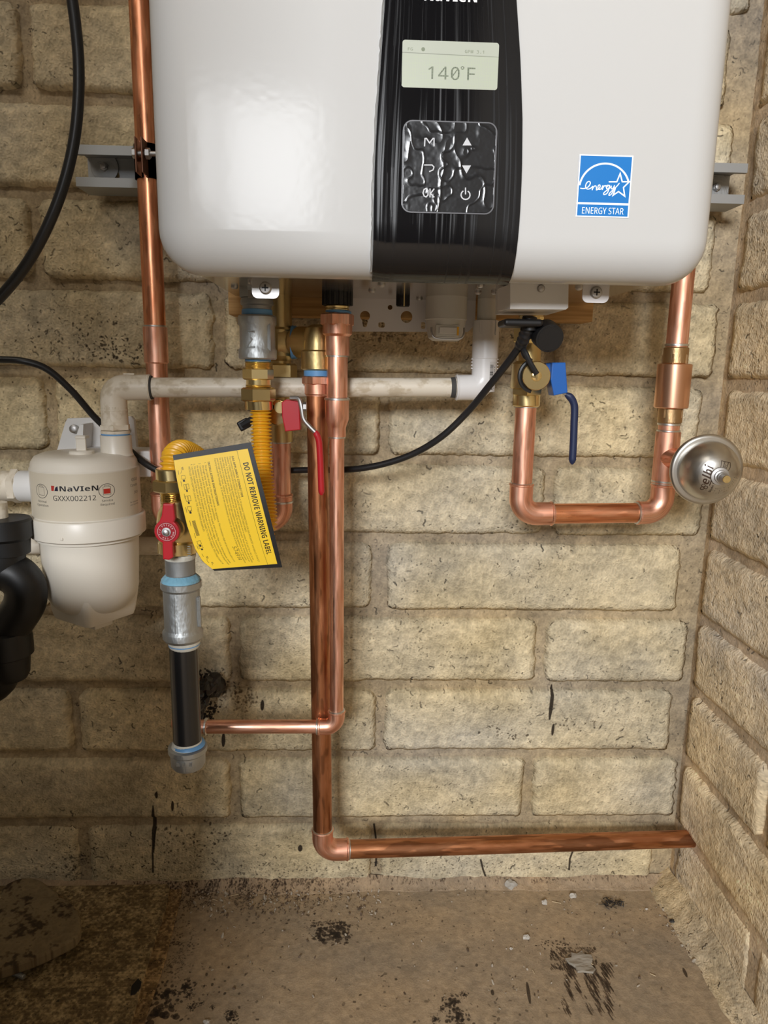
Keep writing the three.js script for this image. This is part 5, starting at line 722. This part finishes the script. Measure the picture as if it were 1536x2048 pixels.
{ // outlet to the left, plus a pipe close to the wall
  const z = 0.1, y = yAt(40, 972, z), px = (u) => at(u, 972, z).x, t = thing('outlet_pipe', 'dirty white plastic outlet pipe with hexagon adapter entering the beige canister from the left edge', 'pipe', V(px(20), y, z));
  part(t, 'pipe_length', pipe(V(px(-160), y, z), V(px(28), y, z), 0.0168), M.pvc); part(t, 'adapter', [hex(V(px(24), y, z), X, px(41) - px(24), 0.0192, 0.1), rod(V(px(38), y, z), X, [[0, 0.0165], [px(46) - px(38), 0.0165]])], M.pvc); part(t, 'white_bushing', rod(V(px(38), y, z), X, [[0, 0.013], [0.001, 0.0165], [0.0025, 0.0172], [px(75) - px(38), 0.0172], [px(80) - px(38), 0.0172]]), M.whitePlastic, 'clean white bushing');
  const z2 = 0.02, a = at(-60, 1087, z2), b = at(345, 1092, z2); solo('wall_pipe', 'grey-white plastic pipe close to the bricks running level behind the canister', 'pipe', pipe(V(a.x, b.y, z2), V(b.x, b.y, z2), 0.0112), M.pvc);
}
{ // black trap at the left edge
  const z = 0.15, P = (u, v, zz = z) => at(u, v, zz), t = thing('drain_trap', 'black plastic drain trap at the left edge of the picture', 'trap', P(25, 1370)), blk = std([0.006, 0.006, 0.006], 0.45), r = 0.021;
  part(t, 'upper_hub', rod(P(8, 1035), DN, [[0, 0.017], [0.0006, 0.0245], [0.003, 0.0262], [0.02, 0.0262], [0.023, 0.0235], [0.038, 0.0225]], { seg: 40 }), blk);
  part(t, 'trap_bend', tube(curve([P(8, 1085), P(8, 1115), P(12, 1140), P(32, 1150), P(50, 1172), P(50, 1205), P(32, 1236), P(14, 1262)], 40), r, { seg: 30 }), blk);
  part(t, 'lower_hub', rod(P(8, 1258), DN, [[0, 0.023], [0.002, 0.0262], [0.01, 0.0275], [0.028, 0.0275], [0.03, 0.024], [0.05, 0.022], [0.056, 0.019]], { seg: 40 }), blk);
  part(t, 'waste_pipe', tube(curve([P(8, 1335), P(-2, 1362), P(-40, 1385), P(-160, 1392), P(-420, 1396)], 30), 0.018), blk);
  const pz = 0.15, a = P(-6, 1030, pz); part(t, 'inlet_pipe', pipe(V(a.x, yAt(0, 1060, pz), pz), V(a.x, yAt(0, 1005, pz), pz), 0.0105), M.pvc, 'pale pipe dropping into the hub');
}
// ------------------------------------------------------------ cables
solo('power_cable', 'thick black cable hanging in a curve across the upper left corner', 'cable', tube(curve([at(95, -560, 0.2), at(112, -300, 0.2), at(133, -80, 0.2), at(143, -10, 0.2), at(151, 50, 0.2), at(157, 120, 0.2), at(157, 190, 0.2), at(150, 270, 0.2), at(133, 350, 0.2), at(106, 428, 0.2), at(66, 508, 0.2), at(20, 572, 0.2), at(-30, 622, 0.2), at(-90, 660, 0.2), at(-220, 700, 0.16), at(-420, 720, 0.1)], 120), 0.00485, { seg: 18 }), M.blackRubber);
{
  const t = thing('power_cable', 'thin black cable plugged under the heater, sagging across the wall to the left', 'cord', at(700, 945, 0.07));
  part(t, 'cord', tube(curve([at(-420, 690, 0.03), at(-220, 705, 0.08), at(-60, 716, 0.1), at(0, 719, 0.1), at(45, 722, 0.1), at(90, 736, 0.095), at(140, 778, 0.085), at(190, 835, 0.068), at(225, 868, 0.062), at(262, 903, 0.072), at(300, 933, 0.09), at(330, 945, 0.092), at(400, 948, 0.08), at(480, 946, 0.045), at(560, 942, 0.04), at(610, 940, 0.045), at(665, 940, 0.06), at(720, 937, 0.075), at(775, 926, 0.085), at(830, 906, 0.095), at(885, 872, 0.108), at(935, 824, 0.12), at(980, 770, 0.14), at(1018, 722, 0.158), at(1040, 692, 0.17)], 220), 0.0037, { seg: 14 }), M.blackRubber);
  const b = [at(1040, 694, 0.17), at(1048, 676, 0.178), at(1056, 655, 0.184), at(1060, 634, 0.187)]; part(t, 'strain_relief', [tube(curve(b, 24), [...Array(25)].map((_, i) => 0.0052 + 0.0016 * i / 24 + (i % 4 < 2 ? 0 : 0.0006)), { seg: 18 })], M.blackRubber, 'ribbed tapering sleeve');
  const jz = 0.187, p = (u, v) => at(u, v, jz); part(t, 'plug_body', [rod(V(p(1060, 640).x, p(1, 641).y, jz), Y, [[0, 0.0068], [p(1, 628).y - p(1, 641).y, 0.0072]], { seg: 24 }), box((p(1034, 0).x + p(1118, 0).x) / 2, p(1, 626).y, jz - 0.004, p(1118, 0).x - p(1034, 0).x, 0.0068, 0.036, 0.003), rod(V(p(1095, 640).x, p(1, 645).y, jz - 0.008), V(0.1, -0.35, 1).normalize(), [[0, 0.014], [0.016, 0.0135], [0.0165, 0.0115], [0.0155, 0.0112]], { seg: 26 })], M.blackPlastic, 'black moulded plug and round cap');
}
// ------------------------------------------------------------ things on the floor
{
  const Q = (u, v, h = 0.004) => atY(u, v, h), o = (pts, h) => pts.map(([u, v]) => { const p = Q(u, v, h); return [p.x, -p.z]; });
  const dirt = tex(grain(1024, 512, (x, y) => { const n = fbm(x / 60, y / 50, 5), m = fbm(x / 10, y / 10, 5), s = noise(x / 160, y / 3.2), w = sstep(-0.5, 0.6, n + 0.8 * m), sp = noise(x / 7 + 9, y / 7) + 0.6 * noise(x / 3, y / 3) > 1.0 ? 0.5 : 1; return [(112 + 56 * w + 12 * s) * sp * (1 + 0.3 * m), (94 + 54 * w + 11 * s) * sp * (1 + 0.3 * m), (64 + 48 * w + 10 * s) * sp * (1 + 0.3 * m)]; }));
  const board = std([1, 1, 0.98], 0.6, 0, { map: dirt, bumpMap: lumpy, bumpScale: 0.0006 });
  const uvFlat = (g) => { const p = g.attributes.position, uv = []; for (let i = 0; i < p.count; i++) uv.push(p.getX(i) / 0.34, p.getZ(i) / 0.17); g.setAttribute('uv', new THREE.Float32BufferAttribute(uv, 2)); return g; };
  const slab = (pts, h, th) => uvFlat(extrude(o(pts, h), th, [], 0.0006).rotateX(-Math.PI / 2).translate(0, h - th, 0));
  const bd = slab([[-120, 1772], [110, 1773], [333, 1769], [339, 1776], [330, 1820], [312, 1870], [285, 1960], [258, 2060], [230, 2160], [-260, 2160]], 0.007, 0.0045);
  solo('floor_board', 'flat dirty brown board lying on the floor at bottom left', 'board', bd, board);
  const hole = slab([[276, 1958], [282, 1964], [280, 1976], [270, 1988], [262, 1990], [264, 1972]], 0.0077, 0.0008); solo('torn_hole_patch', 'small black sheet standing for a torn hole at the right edge of the floor board', 'scrap', hole, M.blackPlastic);  // black sheet laid on the board to stand for a torn hole
  const lip = slab([[300, 1780], [340, 1776], [367, 1767], [352, 1830], [330, 1920], [308, 1985], [282, 2060], [256, 2160], [200, 2160]], 0.0022, 0.0016);
  solo('cardboard_sheet', 'thin torn brown sheet sticking out under the right edge of the floor board', 'sheet', lip, std([1, 0.88, 0.76], 0.8, 0, { map: dirt }));
  // weathered slab with rounded ends, lying on the board
  const pad = (pts, h, th, name, label, tone) => { const g = uvFlat(extrude(new THREE.CatmullRomCurve3(pts.map(([u, v]) => { const p = atY(u, v, h); return V(p.x, -p.z, 0); }), true, 'centripetal').getPoints(60).map((p) => [p.x, p.y]), th - 0.006, [], 0.003).rotateX(-Math.PI / 2).translate(0, h - th + 0.003, 0)); return solo(name, label, 'slab', g, tone); };
  const stone = std([0.95, 0.92, 0.84], 0.85, 0, { map: tex(grain(512, 256, (x, y) => { const n = fbm(x / 50, y / 50, 4), m = fbm(x / 8, y / 8, 5), d = sstep(0.1, 0.7, n + 0.9 * m); return [136 - 84 * d + 24 * m, 121 - 82 * d + 24 * m, 95 - 72 * d + 20 * m]; })), bumpMap: lumpy, bumpScale: 0.001 });
  pad([[-90, 1830], [0, 1800], [12, 1772], [40, 1759], [70, 1760], [95, 1775], [112, 1792], [70, 1830], [-20, 1875], [-120, 1900]], 0.021, 0.0135, 'stone_slab', 'lower rounded grey slab with a brown dirt patch behind the upper slab on the board', stone);
  pad([[-140, 1900], [-30, 1852], [40, 1818], [85, 1796], [120, 1797], [145, 1815], [157, 1845], [150, 1870], [110, 1893], [60, 1915], [0, 1935], [-80, 1962], [-200, 1990]], 0.036, 0.0145, 'stone_slab', 'upper rounded grey-brown slab lying nearest on the board at the left edge', stone);
  const s0 = Q(6, 1938, 0.011), s1 = Q(48, 1954, 0.011), sd = s1.clone().sub(s0).normalize(), L = s0.distanceTo(s1); const bt = thing('screw', 'small grey screw lying on the board below the slabs', 'screw', s0.clone().setY(0.007)); part(bt, 'shank', tube(Array.from({ length: 41 }, (_, i) => along(s0, sd, L * i / 40)), Array.from({ length: 41 }, (_, i) => i & 1 ? 0.0032 : 0.0025), { seg: 12 }), M.zinc); part(bt, 'head', hex(along(s0, sd, -0.004), sd, 0.005, 0.0045), M.zinc);
  // pebbles and crumbs one by one, then the fine litter
  seedN = 40; const lump = (p, r, ry) => { const g = new THREE.IcosahedronGeometry(1, 1), a = g.attributes.position; const s = rr(0, 50); for (let i = 0; i < a.count; i++) { const v = V(a.getX(i), a.getY(i), a.getZ(i)), k = 1 + 0.6 * noise(v.x * 1.7 + s, v.y * 1.7 + v.z * 1.3 + s); a.setXYZ(i, v.x * r * k, v.y * ry * k, v.z * r * 0.75 * k); } g.computeVertexNormals(); g.translate(p.x, ry * 0.8, p.z); return g; };
  const conc = std([0.42, 0.39, 0.34], 0.9), chalk = std([0.52, 0.48, 0.42], 0.85), dark = std([0.02, 0.016, 0.012], 0.6);
  for (const [u, v, r, ry, m, n, l, c] of [[1021, 1773, 0.0085, 0.006, conc, 'pebble', 'largest grey pebble at the foot of the back wall', 'pebble'], [1068, 1758, 0.0035, 0.003, conc, 'pebble', 'small tan pebble on the mortar at the foot of the back wall', 'pebble'], [1089, 1807, 0.004, 0.0032, chalk, 'pebble', 'pale round pebble on the floor in front of the wall', 'pebble'], [1145, 1793, 0.004, 0.003, chalk, 'pebble', 'white flattened pebble nearest the middle of the wall foot', 'pebble'], [1054, 1876, 0.0042, 0.003, chalk, 'plaster_crumb', 'bright white crumb in the middle of the bare floor', 'crumb'], [1022, 1897, 0.002, 0.0014, chalk, 'plaster_crumb', 'tiny tan crumb below the bright white crumb', 'crumb'], [1293, 1818, 0.0017, 0.0014, chalk, 'plaster_crumb', 'tiny white crumb on the floor towards the right wall', 'crumb'], [1344, 1843, 0.0036, 0.0022, dark, 'seed', 'black seed-like bit beside the right wall', 'seed'], [413, 2044, 0.003, 0.002, chalk, 'plaster_crumb', 'white crumb at the bottom edge beside the board', 'crumb']]) solo(n, l, c, lump(atY(u, v, 0.001), r, ry), m);
  { const c0 = atY(1226, 1808, 0.002), gs = []; for (let i = 0; i < 34; i++) { const a = V(c0.x + rr(-0.012, 0.012), rr(0.001, 0.004), c0.z + rr(-0.006, 0.006)); gs.push(tube(curve([a, V(a.x + rr(-0.006, 0.006), rr(0.002, 0.008), a.z + rr(-0.004, 0.004)), V(a.x + rr(-0.01, 0.01), rr(0.001, 0.003), a.z + rr(-0.006, 0.006))], 6), 0.0004, { seg: 4 })); } solo('lint_clump', 'dark tuft of lint on the floor near the right corner', 'lint', mergeGeometries(gs), dark); }
  const N = 620, im = new THREE.InstancedMesh(new THREE.IcosahedronGeometry(1, 0), std([1, 1, 1], 0.8), N), m4 = new THREE.Matrix4(), qt = new THREE.Quaternion(), cl = new THREE.Color();
  for (let i = 0; i < N; i++) {
    const k = rnd(), near = k < 0.5, u = near ? rr(370, 760) : k < 0.8 ? rr(380, 1340) : rr(1300, 1500), f = rnd(), v = near ? 1772 + f * f * 60 : k < 0.8 ? 1768 + f * f * 250 : 1790 + (u - 1310) * 1.35 + rr(-14, 30), p = atY(u, v, 0.001), s = rr(0.0004, 0.0012) * (1 + 1.4 * rnd() ** 6);
    qt.setFromEuler(new THREE.Euler(rr(0, 6), rr(0, 6), rr(0, 6))); m4.compose(V(p.x, 0.0012, p.z), qt, V(s * rr(1, 2.6), s * 0.8, s)); im.setMatrixAt(i, m4); const w = rnd() < 0.5; cl.setRGB(...(w ? [0.42, 0.36, 0.28] : [0.12, 0.08, 0.05])); im.setColorAt(i, cl);
  }
  im.name = 'floor_debris'; im.userData = { label: 'fine pale and brown grit scattered along the foot of the wall', category: 'debris', kind: 'stuff' }; scene.add(im);
  { const o2 = []; for (let i = 0; i < 18; i++) { const a = i / 18 * 6.283, k = 1 + 0.35 * noise(i * 1.9, 4); o2.push([1158 + Math.cos(a) * 26 * k + (Math.sin(a) > 0.3 ? 14 * Math.sin(a) : 0), 1924 + Math.sin(a) * 19 * k]); } const fk = slab(o2, 0.0024, 0.0016); solo('concrete_flake', 'pale grey ragged flake on the dark scraped patch of the floor', 'flake', fk, std([0.34, 0.3, 0.24], 0.9, 0, { bumpMap: lumpy, bumpScale: 0.003 })); }
  // straw-like slivers
  const gs = []; for (const [u, v, a, l] of [[1060, 1760, 0.2, 0.016], [1075, 1762, -0.1, 0.02], [1113, 1805, 0.3, 0.012], [1335, 1785, 1.1, 0.01], [1306, 1950, 0.6, 0.007], [1175, 1925, 0.5, 0.014], [1067, 1944, 1.4, 0.005], [430, 1800, 0.4, 0.008], [470, 1790, -0.3, 0.01]]) { const p = atY(u, v, 0.002); gs.push(pipe(V(p.x - Math.cos(a) * l / 2, 0.0022, p.z - Math.sin(a) * l / 2), V(p.x + Math.cos(a) * l / 2, 0.0022, p.z + Math.sin(a) * l / 2), 0.0005, { seg: 5 })); }
  const st = solo('straw_bits', 'pale straw-like slivers scattered on the floor', 'debris', mergeGeometries(gs), std([0.6, 0.48, 0.3], 0.8)); st.userData.kind = 'stuff';
}
{ // added unseen light blockers: shelf, carton and bin shade the left of the wall
  const t = thing('added_shelf_unit', 'added unseen shelf unit left of the camera, shading the wall', 'shelf', V(-0.97, 0, 0.97)), sm = std([0.2, 0.2, 0.21], 0.5, 0.6);
  for (const x of [-1.24, -0.7]) for (const z of [0.86, 1.08]) part(t, 'post', box(x, 0.85, z, 0.018, 1.7, 0.018, 0.002), sm);
  for (const y of [0.95, 1.62]) part(t, 'shelf_board', box(-0.97, y, 0.97, 0.56, 0.02, 0.24, 0.002), sm);
  const c = thing('added_carton', 'added unseen carton on the shelf unit, blocking window light', 'box', V(-0.985, 0.96, 0.97)); part(c, 'carton_body', box(-0.985, 1.25, 0.97, 0.5, 0.578, 0.2, 0.003), std([0.3, 0.21, 0.13], 0.85)); part(c, 'packing_tape', box(-0.985, 1.5396, 0.97, 0.5, 0.001, 0.05, 0.0003), std([0.4, 0.3, 0.18], 0.3));
  const b = thing('added_bin', 'added unseen low dark bin left of the camera, shading the wall', 'bin', V(-0.9, 0, 0.6));
  part(b, 'bin_body', rod(V(-0.9, 0, 0.6), Y, [[0, 0.2], [0.01, 0.21], [0.55, 0.245]], { seg: 48 }), M.blackPlastic); part(b, 'lid', rod(V(-0.9, 0.55, 0.6), Y, [[0, 0.25], [0.02, 0.251], [0.035, 0.23], [0.04, 0.05]], { seg: 48 }), M.blackPlastic);
}
scene.traverse((o) => { if (o.isMesh) { o.castShadow = true; o.receiveShadow = true; } });
renderer.render(scene, camera);
